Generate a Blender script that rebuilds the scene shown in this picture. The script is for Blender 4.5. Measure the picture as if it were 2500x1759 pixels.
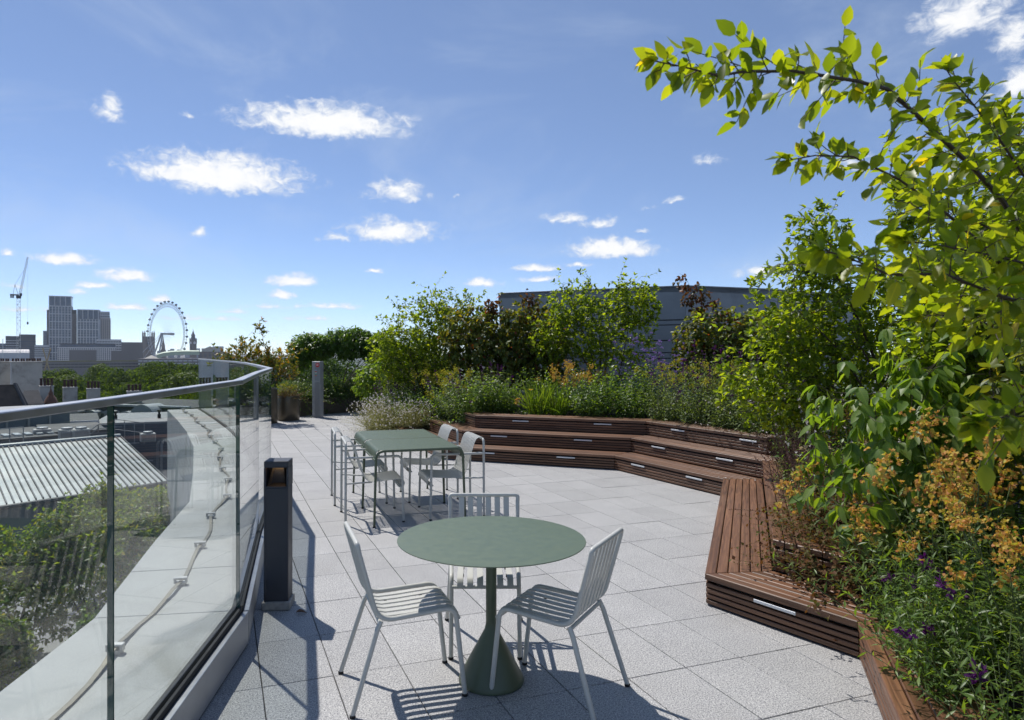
import bpy, math, random
import numpy as np
from mathutils import Vector, Matrix
R = math.radians
SC = bpy.context.scene
COL = SC.collection
for _o in list(bpy.data.objects):
    bpy.data.objects.remove(_o)

# ------------------------------------------------------------------ camera
EYE = 1.71
cam_d = bpy.data.cameras.new('camera')
cam_d.sensor_width = 36.0
cam_d.lens = 24.22
cam_d.shift_x = 0.0376          # the photograph was taken with a shifted lens
cam_d.shift_y = -0.0071
cam_d.clip_start = 0.05
cam_d.clip_end = 30000
cam_d.dof.use_dof = True
cam_d.dof.focus_distance = 7.0
cam_d.dof.aperture_fstop = 6.3
cam = bpy.data.objects.new('camera', cam_d)
cam.location = (0, 0, EYE)
cam.rotation_euler = (R(90), 0, 0)
COL.objects.link(cam)
SC.camera = cam

# ------------------------------------------------------------------ light
SUN_EL = R(57.5)
SUN_TO = Vector((-0.63, 0.777, 0)).normalized()      # horizontal direction towards the sun
sun_d = bpy.data.lights.new('sun', 'SUN')
sun_d.energy = 4.4
sun_d.angle = R(0.53)
sun_d.color = (1.0, 0.955, 0.89)
sun = bpy.data.objects.new('sun', sun_d)
_tosun = Vector((SUN_TO.x * math.cos(SUN_EL), SUN_TO.y * math.cos(SUN_EL), math.sin(SUN_EL)))
sun.rotation_euler = _tosun.to_track_quat('Z', 'Y').to_euler()
sun.location = (-20, 25, 50)
COL.objects.link(sun)

SC.view_settings.view_transform = 'Standard'
SC.view_settings.look = 'None'
SC.view_settings.exposure = 0.16
SC.view_settings.gamma = 1.0
SC.view_settings.use_curve_mapping = False
SC.render.engine = 'CYCLES'
SC.cycles.use_denoising = True
SC.cycles.max_bounces = 10
SC.cycles.transparent_max_bounces = 24
SC.cycles.diffuse_bounces = 3
SC.cycles.glossy_bounces = 3
SC.cycles.transmission_bounces = 6
SC.cycles.volume_bounces = 1
SC.cycles.sample_clamp_indirect = 6.0
SC.cycles.use_adaptive_sampling = True
SC.cycles.adaptive_threshold = 0.012
SC.cycles.caustics_reflective = False
SC.cycles.caustics_refractive = False

# ------------------------------------------------------------------ sky with clouds
class NT:
    """small helper to write node trees"""
    def __init__(s, tree):
        s.t = tree; s.n = tree.nodes; s.l = tree.links
    def node(s, typ, **kw):
        n = s.n.new(typ)
        for k, v in kw.items():
            setattr(n, k, v)
        return n
    def put(s, sock, v):
        if isinstance(v, bpy.types.NodeSocket):
            s.l.new(v, sock)
        elif v is not None:
            sock.default_value = v
    def math(s, op, a, b=None, c=None, clamp=False):
        n = s.node('ShaderNodeMath', operation=op, use_clamp=clamp)
        s.put(n.inputs[0], a)
        if b is not None: s.put(n.inputs[1], b)
        if c is not None: s.put(n.inputs[2], c)
        return n.outputs[0]
    def vmath(s, op, a, b=None, c=None):
        n = s.node('ShaderNodeVectorMath', operation=op)
        s.put(n.inputs[0], a)
        if b is not None: s.put(n.inputs[1], b)
        if c is not None: s.put(n.inputs[2], c)
        return n.outputs['Value'] if op in ('LENGTH', 'DOT_PRODUCT') else n.outputs[0]
    def mix(s, fac, a, b, blend='MIX'):
        n = s.node('ShaderNodeMix', data_type='RGBA', blend_type=blend)
        s.put(n.inputs[0], fac); s.put(n.inputs[6], a); s.put(n.inputs[7], b)
        return n.outputs[2]
    def ramp(s, fac, stops, interp='LINEAR'):
        n = s.node('ShaderNodeValToRGB'); r = n.color_ramp; r.interpolation = interp
        while len(r.elements) < len(stops): r.elements.new(0.5)
        for e, (p, c) in zip(r.elements, stops):
            e.position = p
            e.color = c if len(c) == 4 else (*c, 1)
        s.put(n.inputs[0], fac)
        return n.outputs[0]
    def maprange(s, v, a, b, c=0.0, d=1.0, smooth=False):
        n = s.node('ShaderNodeMapRange', interpolation_type='SMOOTHSTEP' if smooth else 'LINEAR')
        for i, q in enumerate((v, a, b, c, d)): s.put(n.inputs[i], q)
        return n.outputs[0]
    def noise(s, vec, scale, detail=4.0, rough=0.55, dist=0.0, dim='3D'):
        n = s.node('ShaderNodeTexNoise', noise_dimensions=dim)
        s.put(n.inputs['Vector'], vec); s.put(n.inputs['Scale'], scale)
        n.inputs['Detail'].default_value = detail; n.inputs['Roughness'].default_value = rough
        n.inputs['Distortion'].default_value = dist
        return n.outputs['Fac']

# azimuth and elevation (degrees) of each cloud seen over the terrace, half width, half height, strength
CLOUDS = [
    (-12.2, 17.93, 6.73, 1.44, 1.00), (-20.3, 13.37, 6.69, 1.65, 1.00), (-27.9, 17.21, 1.10, 1.08, 0.60), (-6.3, 12.92, 2.27, 1.05, 0.72), (-6.7, 9.72, 4.32, 1.07, 0.78),
    (-10.9, 9.26, 1.61, 0.35, 0.50), (11.1, 8.29, 3.64, 0.96, 1.00), (7.7, 10.87, 1.89, 0.53, 0.65), (10.4, 10.44, 1.79, 0.49, 0.50), (18.9, 14.73, 1.00, 0.56, 0.60),
    (16.1, 11.88, 0.75, 0.31, 0.50), (14.0, 11.48, 0.49, 0.21, 0.40), (13.7, 9.69, 0.77, 0.21, 0.60), (35.4, 21.49, 2.83, 1.62, 0.85), (38.2, 19.65, 1.38, 1.55, 0.70),
    (38.5, 16.95, 1.36, 1.20, 0.80), (28.6, 13.40, 1.29, 0.62, 0.60), (-30.7, 6.59, 2.19, 0.54, 0.90), (-26.8, 5.65, 1.95, 0.66, 0.80), (-28.9, 4.87, 1.14, 0.32, 0.75),
    (-14.7, 5.66, 2.01, 0.60, 0.95), (-15.5, 4.54, 1.10, 0.39, 0.90), (-8.2, 6.70, 0.73, 0.22, 0.80), (5.3, 6.89, 2.06, 0.36, 0.90), (0.9, 5.74, 1.71, 0.40, 0.90),
    (5.6, 6.01, 1.62, 0.29, 0.80), (8.6, 7.13, 1.02, 0.22, 0.60), (22.5, 6.12, 1.65, 0.58, 0.60), (30.9, 8.42, 0.60, 0.31, 0.55), (-21.5, 9.18, 0.64, 0.37, 0.55),
    (-22.2, 17.48, 0.64, 0.25, 0.45), (-34.1, 6.77, 0.56, 0.30, 0.80), (-1.5, 12.70, 0.52, 0.21, 0.50), (-24.6, 3.95, 0.80, 0.34, 0.85), (-26.5, 3.29, 1.84, 0.30, 0.75),
    (-11.6, 3.75, 2.85, 0.29, 0.60), (-33.5, 4.58, 0.77, 0.25, 0.50), (-33.0, 3.00, 1.57, 0.25, 0.50), (-21.4, 2.63, 2.89, 0.24, 0.50), (-16.6, 3.60, 1.70, 0.25, 0.50),
    (-19.3, 3.19, 1.32, 0.21, 0.45), (-29.7, 4.38, 0.84, 0.22, 0.50), (-13.5, 2.75, 2.10, 0.22, 0.40),
    # the rest of the sky, outside the picture, goes on in the same way
    (-60, 18, 9, 2.6, 1), (-75, 9, 8, 1.6, .9), (-95, 22, 11, 2.8, 1), (-118, 12, 9, 2.0, .9), (-140, 20, 10, 3, 1), (-165, 9, 9, 1.8, .9),
    (62, 13, 9, 2.2, 1), (80, 22, 11, 2.8, 1), (104, 10, 9, 1.8, .9), (128, 19, 10, 2.8, 1), (152, 12, 9, 2.0, .9), (172, 22, 11, 2.8, 1),
]
world = bpy.data.worlds.new('World')
SC.world = world
world.use_nodes = True
world.cycles.sampling_method = 'MANUAL'
world.cycles.sample_map_resolution = 512
def build_sky():
    t = NT(world.node_tree); t.n.clear()
    out = t.node('ShaderNodeOutputWorld'); bg = t.node('ShaderNodeBackground')
    bg.inputs[1].default_value = SKY_STRENGTH
    sky = t.node('ShaderNodeTexSky', sky_type='NISHITA')
    sky.sun_disc = False
    sky.sun_elevation = SUN_EL
    sky.sun_rotation = math.atan2(SUN_TO.x, SUN_TO.y)
    sky.altitude = SKYP[0]; sky.air_density = SKYP[1]; sky.dust_density = SKYP[2]; sky.ozone_density = SKYP[3]
    d = t.vmath('NORMALIZE', t.node('ShaderNodeTexCoord').outputs['Generated'])
    sep = t.node('ShaderNodeSeparateXYZ'); t.l.new(d, sep.inputs[0])
    x, y, z = sep.outputs
    az = t.math('DEGREES', t.math('ARCTAN2', x, y)) if False else t.math('MULTIPLY', t.math('ARCTAN2', x, y), 57.29578)
    el = t.math('MULTIPLY', t.math('ARCSINE', z), 57.29578)
    cmb = t.node('ShaderNodeCombineXYZ'); t.put(cmb.inputs[0], az); t.put(cmb.inputs[1], el)
    # ragged outlines: the direction itself is disturbed by two sizes of noise, weaker near the horizon
    def offs(scale, detail, amt, seed):
        n = t.node('ShaderNodeTexNoise', noise_dimensions='3D')
        t.put(n.inputs['Vector'], t.vmath('ADD', cmb.outputs[0], (seed, seed * 2.0, seed)))
        n.inputs['Scale'].default_value = scale; n.inputs['Detail'].default_value = detail; n.inputs['Roughness'].default_value = .62
        v = t.vmath('SUBTRACT', n.outputs['Color'], (.5, .5, .5))
        return t.vmath('MULTIPLY', v, amt)
    far = t.maprange(el, 2.0, 14.0, 0.3, 1.0)
    o = t.vmath('ADD', offs(.30, 3, (2.4, .8, 0), 3.1), offs(.9, 5, (1.6, 1.0, 0), 11.7))
    sc = t.node('ShaderNodeVectorMath', operation='SCALE'); t.put(sc.inputs[0], o); t.put(sc.inputs[3], far)
    p = t.vmath('ADD', cmb.outputs[0], sc.outputs[0])
    tint = t.mix(.16, t.mix(1.0, sky.outputs[0], SKY_TINT, 'MULTIPLY'), (3.1, 4.1, 5.9, 1))
    fine = t.noise(t.vmath('MULTIPLY', cmb.outputs[0], (.85, 1.3, 0)), 1.0, 7, .60, .5)
    veil = t.noise(t.vmath('MULTIPLY', cmb.outputs[0], (.05, .11, 0)), 1.0, 6, .6, .6)
    veil = t.math('MULTIPLY', t.maprange(veil, .46, .76, 0, .40, True), t.maprange(el, 0, 8, .3, 1))
    veil = t.math('MULTIPLY', veil, t.maprange(el, 22, 29, 1, 0))
    skyc = t.mix(veil, tint, (CLOUD * .60, CLOUD * .70, CLOUD * .85, 1))
    shade = t.noise(t.vmath('ADD', cmb.outputs[0], (0, .45, 5)), 1.15, 6, .6)
    def with_clouds(items):
        best = None
        for a, e, w, h, s in items:
            w, h = w * 1.22, h * 1.45
            v = t.vmath('MULTIPLY_ADD', p, (1 / w, 1 / h, 0), (-a / w, -e / h, 0))
            v2 = t.vmath('MAXIMUM', v, t.vmath('MULTIPLY', v, (-1, -1.9, 0)))
            L = t.math('MULTIPLY_ADD', t.vmath('LENGTH', v2), -s, s)          # s*(1-r)
            best = L if best is None else t.math('MAXIMUM', best, L)
        fld = t.math('ADD', best, t.math('MULTIPLY', t.math('SUBTRACT', fine, .50), 1.35))
        dens = t.maprange(fld, -.02, 0.62, 0.0, 1.0, True)
        dens = t.math('MULTIPLY', dens, t.maprange(best, -.22, .12, 0, 1, True))
        lit = t.maprange(t.math('ADD', fld, t.math('MULTIPLY', shade, .5)),   .35, 1.05, 0, 1, True)
        cc = t.mix(lit, (CLOUD * .72, CLOUD * .78, CLOUD * .88, 1), (CLOUD, CLOUD, CLOUD, 1))
        b = t.node('ShaderNodeBackground'); b.inputs[1].default_value = SKY_STRENGTH
        t.l.new(t.mix(t.math('MULTIPLY', dens, .96), skyc, cc), b.inputs[0])
        return b.outputs[0]
    def choose(cond, a, b):
        m = t.node('ShaderNodeMixShader'); t.put(m.inputs[0], cond); t.l.new(a, m.inputs[1]); t.l.new(b, m.inputs[2]); return m.outputs[0]
    left = with_clouds([c for c in CLOUDS if -50 < c[0] < 2.5]); right = with_clouds([c for c in CLOUDS if -6.8 < c[0] < 50])
    rest = with_clouds([c for c in CLOUDS if abs(c[0]) > 50])
    t.l.new(tint, bg.inputs[0])
    front = choose(t.math('GREATER_THAN', az, -1.8), left, right)
    ring = choose(t.math('LESS_THAN', t.math('ABSOLUTE', az), 47.0), rest, front)
    band = t.math('LESS_THAN', t.math('ABSOLUTE', t.math('SUBTRACT', el, 14.9)), 14.8)
    t.l.new(choose(band, bg.outputs[0], ring), out.inputs[0])
SKYP = (1500, .68, .05, 4.0)
SKY_STRENGTH = 0.132
CLOUD = 7.0
SKY_TINT = (1.08, 1.02, 1.01, 1)
build_sky()

# ------------------------------------------------------------------ helpers: meshes and objects
def px(x, y, D):
    """point at distance D metres seen in direction (x, y) of the survey grid (2500 wide)"""
    return Vector(((x - 1156.0) / 1682.0 * D, D, EYE - (y - 861.7) * D / 1682.0))

class MB:
    def __init__(s):
        s.v = []; s.f = []; s.m = []
    def add(s, vs, fs, mi=0):
        o = len(s.v)
        s.v += [tuple(v) for v in vs]
        s.f += [tuple(i + o for i in f) for f in fs]
        s.m += [mi] * len(fs)
        return s
    def box(s, c, size, rot=None, mi=0):
        hx, hy, hz = size[0] / 2, size[1] / 2, size[2] / 2
        vs = [Vector((x, y, z)) for x in (-hx, hx) for y in (-hy, hy) for z in (-hz, hz)]
        if rot is not None:
            vs = [rot @ v for v in vs]
        c = Vector(c)
        return s.add([v + c for v in vs], [(0, 1, 3, 2), (4, 6, 7, 5), (0, 4, 5, 1), (2, 3, 7, 6), (0, 2, 6, 4), (1, 5, 7, 3)], mi)
    def cbox(s, c, size, b, rot=None, mi=0):
        """box with chamfered edges"""
        hx, hy, hz = size[0] / 2, size[1] / 2, size[2] / 2
        b = min(b, hx * .9, hy * .9, hz * .9)
        vs = []; idx = {}
        for sx in (-1, 1):
            for sy in (-1, 1):
                for sz in (-1, 1):
                    for a in range(3):
                        p = [sx * (hx - (b if a != 0 else 0)), sy * (hy - (b if a != 1 else 0)), sz * (hz - (b if a != 2 else 0))]
                        idx[(sx, sy, sz, a)] = len(vs); vs.append(Vector(p))
        q = lambda sx, sy, sz, a: idx[(sx, sy, sz, a)]
        fs = []
        for g in (-1, 1):
            fs.append([q(g, -1, -1, 0), q(g, 1, -1, 0), q(g, 1, 1, 0), q(g, -1, 1, 0)][::g])
            fs.append([q(-1, g, -1, 1), q(-1, g, 1, 1), q(1, g, 1, 1), q(1, g, -1, 1)][::g])
            fs.append([q(-1, -1, g, 2), q(1, -1, g, 2), q(1, 1, g, 2), q(-1, 1, g, 2)][::g])
        for g in (-1, 1):
            for h in (-1, 1):
                fs.append([q(g, h, -1, 0), q(g, h, 1, 0), q(g, h, 1, 1), q(g, h, -1, 1)])
                fs.append([q(g, -1, h, 0), q(g, 1, h, 0), q(g, 1, h, 2), q(g, -1, h, 2)])
                fs.append([q(-1, g, h, 1), q(1, g, h, 1), q(1, g, h, 2), q(-1, g, h, 2)])
                for k in (-1, 1):
                    fs.append([q(g, h, k, 0), q(g, h, k, 1), q(g, h, k, 2)])
        if rot is not None:
            vs = [rot @ v for v in vs]
        c = Vector(c)
        return s.add([v + c for v in vs], fs, mi)
    def prism(s, poly, z0, z1, b=0.0, mi=0):
        """vertical prism over a 2D polygon (counter-clockwise), top edge chamfered by b"""
        n = len(poly)
        if sum(poly[i][0] * poly[(i + 1) % n][1] - poly[(i + 1) % n][0] * poly[i][1] for i in range(n)) < 0:
            poly = poly[::-1]
        loops = [[(x, y, z0) for x, y in poly], [(x, y, z1 - b) for x, y in poly]]
        if b > 0:
            ins = []
            for i in range(n):
                p0 = Vector(poly[i - 1]).to_2d(); p1 = Vector(poly[i]).to_2d(); p2 = Vector(poly[(i + 1) % n]).to_2d()
                d1 = (p1 - p0).normalized(); d2 = (p2 - p1).normalized()
                n1 = Vector((-d1.y, d1.x)); n2 = Vector((-d2.y, d2.x))
                m = (n1 + n2)
                m = m / max(.25, (1 + n1.dot(n2)))
                ins.append(p1 + m * b)
            loops.append([(p.x, p.y, z1) for p in ins])
        vs = [v for L in loops for v in L]; fs = [tuple(range(n))[::-1]]
        for k in range(len(loops) - 1):
            for i in range(n):
                j = (i + 1) % n
                fs.append((k * n + i, k * n + j, (k + 1) * n + j, (k + 1) * n + i))
        fs.append(tuple(range((len(loops) - 1) * n, len(loops) * n)))
        return s.add(vs, fs, mi)
    def tube(s, pts, r, n=8, mi=0, closed=False, flat=None):
        """tube along a polyline; r a number or list; flat=(width dir, half width, half thick) makes a strip"""
        pts = [Vector(p) for p in pts]; m = len(pts)
        rr = r if isinstance(r, (list, tuple)) else [r] * m
        vs = []; up = None
        for i, p in enumerate(pts):
            a = pts[max(i - 1, 0)]; c = pts[min(i + 1, m - 1)]
            t = (c - a)
            if t.length < 1e-9: t = Vector((0, 0, 1))
            t.normalize()
            if flat:
                w = Vector(flat[0]); nn = t.cross(w).normalized()
                hw, ht = flat[1], flat[2]; c2 = ht * .6
                for (u, q) in ((-hw, -ht + c2), (-hw + c2, -ht), (hw - c2, -ht), (hw, -ht + c2), (hw, ht - c2), (hw - c2, ht), (-hw + c2, ht), (-hw, ht - c2)):
                    vs.append(p + w * u + nn * q)
                continue
            if up is None:
                up = t.orthogonal().normalized()
            else:
                up = (up - t * up.dot(t))
                if up.length < 1e-6: up = t.orthogonal()
                up.normalize()
            sd = t.cross(up)
            for k in range(n):
                th = 2 * math.pi * k / n
                vs.append(p + (up * math.cos(th) + sd * math.sin(th)) * rr[i])
        if flat: n = 8
        fs = []
        for i in range(m - 1):
            for k in range(n):
                j = (k + 1) % n
                fs.append((i * n + k, i * n + j, (i + 1) * n + j, (i + 1) * n + k))
        fs.append(tuple(range(n))[::-1]); fs.append(tuple(range((m - 1) * n, m * n)))
        return s.add(vs, fs, mi)
    def lathe(s, prof, n=32, c=(0, 0, 0), mi=0, cap=True):
        c = Vector(c); vs = []; fs = []
        for r, z in prof:
            for k in range(n):
                th = 2 * math.pi * k / n
                vs.append(c + Vector((r * math.cos(th), r * math.sin(th), z)))
        m = len(prof)
        for i in range(m - 1):
            for k in range(n):
                j = (k + 1) % n
                fs.append((i * n + k, i * n + j, (i + 1) * n + j, (i + 1) * n + k))
        if cap:
            fs.append(tuple(range(n))[::-1]); fs.append(tuple(range((m - 1) * n, m * n)))
        return s.add(vs, fs, mi)
    def mesh(s, name, mats, smooth=False):
        me = bpy.data.meshes.new(name)
        me.from_pydata(s.v, [], s.f)
        for m in (mats if isinstance(mats, (list, tuple)) else [mats]):
            me.materials.append(m)
        if any(s.m):
            me.polygons.foreach_set('material_index', s.m)
        if smooth:
            me.polygons.foreach_set('use_smooth', [True] * len(me.polygons))
            me.set_sharp_from_angle(angle=R(38))
        me.update()
        return me
    def build(s, name, mats, parent=None, smooth=False):
        return obj(name, s.mesh(name, mats, smooth), parent)

def obj(name, me, parent=None):
    o = bpy.data.objects.new(name, me)
    COL.objects.link(o)
    if parent is not None:
        o.parent = parent
    return o
def tag(o, label=None, cat=None, group=None, kind=None):
    if label: o['label'] = label
    if cat: o['category'] = cat
    if group: o['group'] = group
    if kind: o['kind'] = kind
    return o
def thing(name, label, cat, loc=(0, 0, 0), rz=0.0, group=None):
    o = bpy.data.objects.new(name, None)
    o.empty_display_size = .2
    COL.objects.link(o)
    o.location = loc; o.rotation_euler = (0, 0, rz)
    return tag(o, label, cat, group)
def adopt(child, part):
    """make child a sub-part of part, leaving it where it is"""
    child.parent = part; child.matrix_parent_inverse = part.matrix_basis.inverted(); return child
def copy_tree(o, parent=None):
    c = o.copy(); COL.objects.link(c)
    if parent is not None: c.parent = parent
    for ch in list(o.children):
        copy_tree(ch, c)
    return c
def arc(c, r, a0, a1, n, ax, ay):
    c = Vector(c); ax = Vector(ax); ay = Vector(ay)
    return [c + (ax * math.cos(a0 + (a1 - a0) * i / n) + ay * math.sin(a0 + (a1 - a0) * i / n)) * r for i in range(n + 1)]
def fillet(pts, rad, n=5):
    """round the inner corners of a 3D polyline"""
    pts = [Vector(p) for p in pts]; out = [pts[0]]
    for i in range(1, len(pts) - 1):
        p = pts[i]; a = (pts[i - 1] - p); b = (pts[i + 1] - p)
        r = rad[i - 1] if isinstance(rad, (list, tuple)) else rad
        d = min(r, a.length * .49, b.length * .49)
        A = p + a.normalized() * d; B = p + b.normalized() * d
        for k in range(n + 1):
            t = k / n
            out.append((1 - t) ** 2 * A + 2 * t * (1 - t) * p + t * t * B)
    out.append(pts[-1])
    return out
def ray2(p, d, q, e):
    """intersection of 2D lines p+s*d and q+t*e"""
    p, d, q, e = Vector(p), Vector(d), Vector(q), Vector(e)
    den = d.x * e.y - d.y * e.x
    s = ((q.x - p.x) * e.y - (q.y - p.y) * e.x) / den
    return p + d * s

# ------------------------------------------------------------------ materials
def mat(name):
    m = bpy.data.materials.new(name); m.use_nodes = True
    t = NT(m.node_tree); t.n.clear()
    t.out = t.node('ShaderNodeOutputMaterial')
    t.m = m
    return t
def bsdf(t, color=(.5, .5, .5), rough=.5, metal=0.0, spec=.5, bump=None, bstr=.2, bdist=.002, **kw):
    b = t.node('ShaderNodeBsdfPrincipled')
    t.put(b.inputs['Base Color'], color if not isinstance(color, tuple) else (*color[:3], 1))
    t.put(b.inputs['Roughness'], rough); t.put(b.inputs['Metallic'], metal); t.put(b.inputs['Specular IOR Level'], spec)
    if bump is not None:
        n = t.node('ShaderNodeBump'); n.inputs['Strength'].default_value = bstr; n.inputs['Distance'].default_value = bdist
        t.put(n.inputs['Height'], bump); t.l.new(n.outputs[0], b.inputs['Normal'])
    for k, v in kw.items():
        t.put(b.inputs[k], v)
    t.l.new(b.outputs[0], t.out.inputs[0])
    return b
def objco(t): return t.node('ShaderNodeTexCoord').outputs['Object']
def wpos(t): return t.node('ShaderNodeNewGeometry').outputs['Position']
def island(t): return t.node('ShaderNodeNewGeometry').outputs['Random Per Island']
def orand(t): return t.node('ShaderNodeObjectInfo').outputs['Random']
def orand3(t):
    n = t.node('ShaderNodeCombineXYZ'); r = orand(t)
    for i in range(3): t.l.new(r, n.inputs[i])
    return n.outputs[0]
def frac2(t):
    return t.math('FRACT', t.math('ADD', island(t), orand(t)))

def simple(name, color, rough=.5, metal=0.0, var=.08, scale=6.0, bump=.0, spec=.5, dirt=None, dscale=1.5):
    t = mat(name); p = wpos(t)
    n = t.noise(p, scale, 5, .6)
    c = t.mix(t.maprange(n, .3, .7, 0, 1), tuple(x * (1 - var) for x in color) + (1,), tuple(min(1, x * (1 + var)) for x in color) + (1,))
    if dirt:
        n2 = t.noise(p, dscale, 6, .65, .5)
        c = t.mix(t.maprange(n2, .5, .72, 0, dirt[3], True), c, (*dirt[:3], 1))
    r = t.maprange(n, .3, .7, max(.05, rough - .06), min(1, rough + .06))
    bsdf(t, c, r, metal, spec, bump=t.noise(p, scale * 14, 4, .6) if bump else None, bstr=bump, bdist=.004)
    return t.m

def m_granite():
    t = mat('granite paving'); p = wpos(t)
    spk = t.noise(p, 130, 5, .78)
    spk2 = t.noise(p, 300, 3, .7)
    big = t.noise(p, 3.0, 5, .6)
    base = t.ramp(spk, [(.36, (.05, .05, .06)), (.46, (.28, .28, .29)), (.54, (.47, .465, .455)), (.66, (.80, .79, .77))])
    base = t.mix(t.maprange(spk2, .58, .72, 0, .55), base, (.82, .81, .80, 1))
    base = t.mix(t.maprange(spk2, .28, .40, .45, 0), base, (.16, .16, .18, 1))
    tone = t.maprange(frac2(t), 0, 1, .85, .96)
    tone = t.math('MULTIPLY', tone, t.maprange(big, .3, .7, .93, 1.05))
    base = t.mix(1.0, base, t.mix(0.0, t.node('ShaderNodeCombineColor').outputs[0], (1, 1, 1, 1)), 'MULTIPLY') if False else base
    n = t.node('ShaderNodeVectorMath', operation='SCALE'); t.put(n.inputs[0], base); t.put(n.inputs[3], tone)
    stain = t.noise(p, 1.1, 7, .68, .8)
    c = t.mix(t.maprange(stain, .54, .72, 0, .26, True), n.outputs[0], (.25, .24, .22, 1))
    bsdf(t, c, t.maprange(spk, .3, .7, .45, .75), 0, .4, bump=spk, bstr=.35, bdist=.0015)
    return t.m
def m_wood():
    t = mat('oiled hardwood'); p = objco(t)
    g = t.vmath('MULTIPLY', p, (1.6, 40, 40))
    g = t.vmath('ADD', g, t.vmath('SCALE', (37.0, 11.0, 5.0))) if False else g
    off = t.node('ShaderNodeCombineXYZ'); t.put(off.inputs[0], t.math('MULTIPLY', orand(t), 91.0)); t.put(off.inputs[1], t.math('MULTIPLY', orand(t), 57.0))
    g = t.vmath('ADD', g, off.outputs[0])
    grain = t.noise(g, 1.0, 6, .62, 1.2)
    fine = t.noise(t.vmath('MULTIPLY', g, (1.5, 6, 6)), 1.0, 3, .6)
    c = t.ramp(grain, [(.25, (.040, .0185, .010)), (.45, (.090, .041, .021)), (.6, (.138, .066, .034)), (.8, (.21, .108, .058))])
    tone = t.maprange(orand(t), 0, 1, .95, 1.65)
    n = t.node('ShaderNodeVectorMath', operation='SCALE'); t.put(n.inputs[0], c); t.put(n.inputs[3], tone)
    dust = t.noise(wpos(t), 2.2, 6, .65, .4)
    c2 = t.mix(t.maprange(dust, .5, .75, 0, .14, True), n.outputs[0], (.28, .18, .12, 1))
    bsdf(t, c2, t.maprange(fine, .3, .7, .36, .55), 0, .5, bump=grain, bstr=.16, bdist=.003)
    return t.m
def m_glass():
    t = mat('balustrade glass')
    lw = t.node('ShaderNodeLayerWeight'); lw.inputs[0].default_value = .5
    fr = t.math('MULTIPLY_ADD', t.math('POWER', lw.outputs['Facing'], 5.0), .955, .043)
    tr = t.node('ShaderNodeBsdfTransparent'); tr.inputs[0].default_value = (.90, .932, .925, 1)
    gl = t.node('ShaderNodeBsdfGlossy'); gl.inputs['Roughness'].default_value = 0.0; gl.inputs[0].default_value = (1, 1, 1, 1)
    mx = t.node('ShaderNodeMixShader')
    t.l.new(fr, mx.inputs[0]); t.l.new(tr.outputs[0], mx.inputs[1]); t.l.new(gl.outputs[0], mx.inputs[2])
    # a thin film of dust that catches a little light
    df = t.node('ShaderNodeBsdfDiffuse'); df.inputs[0].default_value = (.75, .78, .78, 1)
    n = t.noise(wpos(t), 3.0, 6, .7, .6)
    m2 = t.node('ShaderNodeMixShader'); t.put(m2.inputs[0], t.maprange(n, .4, .75, .002, .014))
    t.l.new(mx.outputs[0], m2.inputs[1]); t.l.new(df.outputs[0], m2.inputs[2])
    t.l.new(m2.outputs[0], t.out.inputs[0])
    return t.m
def m_leaf(name, cols, trans=.42, tcol=None, gloss=.42, spec=.35, accent=None, veins=0):
    """cols: colour ramp over leaves; accent (colour, fraction)"""
    t = mat(name); r = frac2(t)
    k = len(cols)
    stops = [(i / max(1, k - 1), c) for i, c in enumerate(cols)]
    c = t.ramp(r, stops)
    if accent:
        a = t.math('GREATER_THAN', t.math('FRACT', t.math('MULTIPLY', r, 17.31)), 1 - accent[1])
        c = t.mix(a, c, (*accent[0], 1))
    if veins:
        # leaf lies along its own x axis, one unit long: pale midrib and side veins
        sp = t.node('ShaderNodeSeparateXYZ'); t.l.new(objco(t), sp.inputs[0]); ay = t.math('ABSOLUTE', sp.outputs[1])
        rib = t.maprange(ay, .006, .022, 1, 0)
        ph = t.math('FRACT', t.math('MULTIPLY', t.math('SUBTRACT', sp.outputs[0], t.math('MULTIPLY', ay, .8)), 9.0))
        sv = t.math('MULTIPLY', t.maprange(t.math('ABSOLUTE', t.math('SUBTRACT', ph, .5)), .36, .5, 0, 1), veins)
        nn = t.noise(t.vmath('ADD', objco(t), t.vmath('MULTIPLY', (9.0, 7.0, 3.0), orand3(t))), 3.0, 5, .65)
        c = t.mix(t.math('MAXIMUM', t.math('MULTIPLY', rib, .5), sv), c, t.vmath('MULTIPLY', c, (1.9, 1.55, 1.4)))
        c = t.mix(t.maprange(nn, .62, .74, 0, .75, True), c, (.13, .075, .022, 1))
        c = t.mix(t.maprange(t.noise(objco(t), 1.7, 3, .6), .35, .65, 0, .35), c, t.vmath('MULTIPLY', c, (.62, .70, .75)))
    b = t.node('ShaderNodeBsdfPrincipled')
    t.put(b.inputs['Base Color'], c); b.inputs['Roughness'].default_value = gloss; b.inputs['Specular IOR Level'].default_value = spec
    tl = t.node('ShaderNodeBsdfTranslucent')
    if tcol is None: tcol = (2.0, 1.75, .55)
    t.put(tl.inputs[0], t.vmath('MULTIPLY', c, tcol))
    mx = t.node('ShaderNodeMixShader'); mx.inputs[0].default_value = trans
    t.l.new(b.outputs[0], mx.inputs[1]); t.l.new(tl.outputs[0], mx.inputs[2]); t.l.new(mx.outputs[0], t.out.inputs[0])
    return t.m
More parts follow.
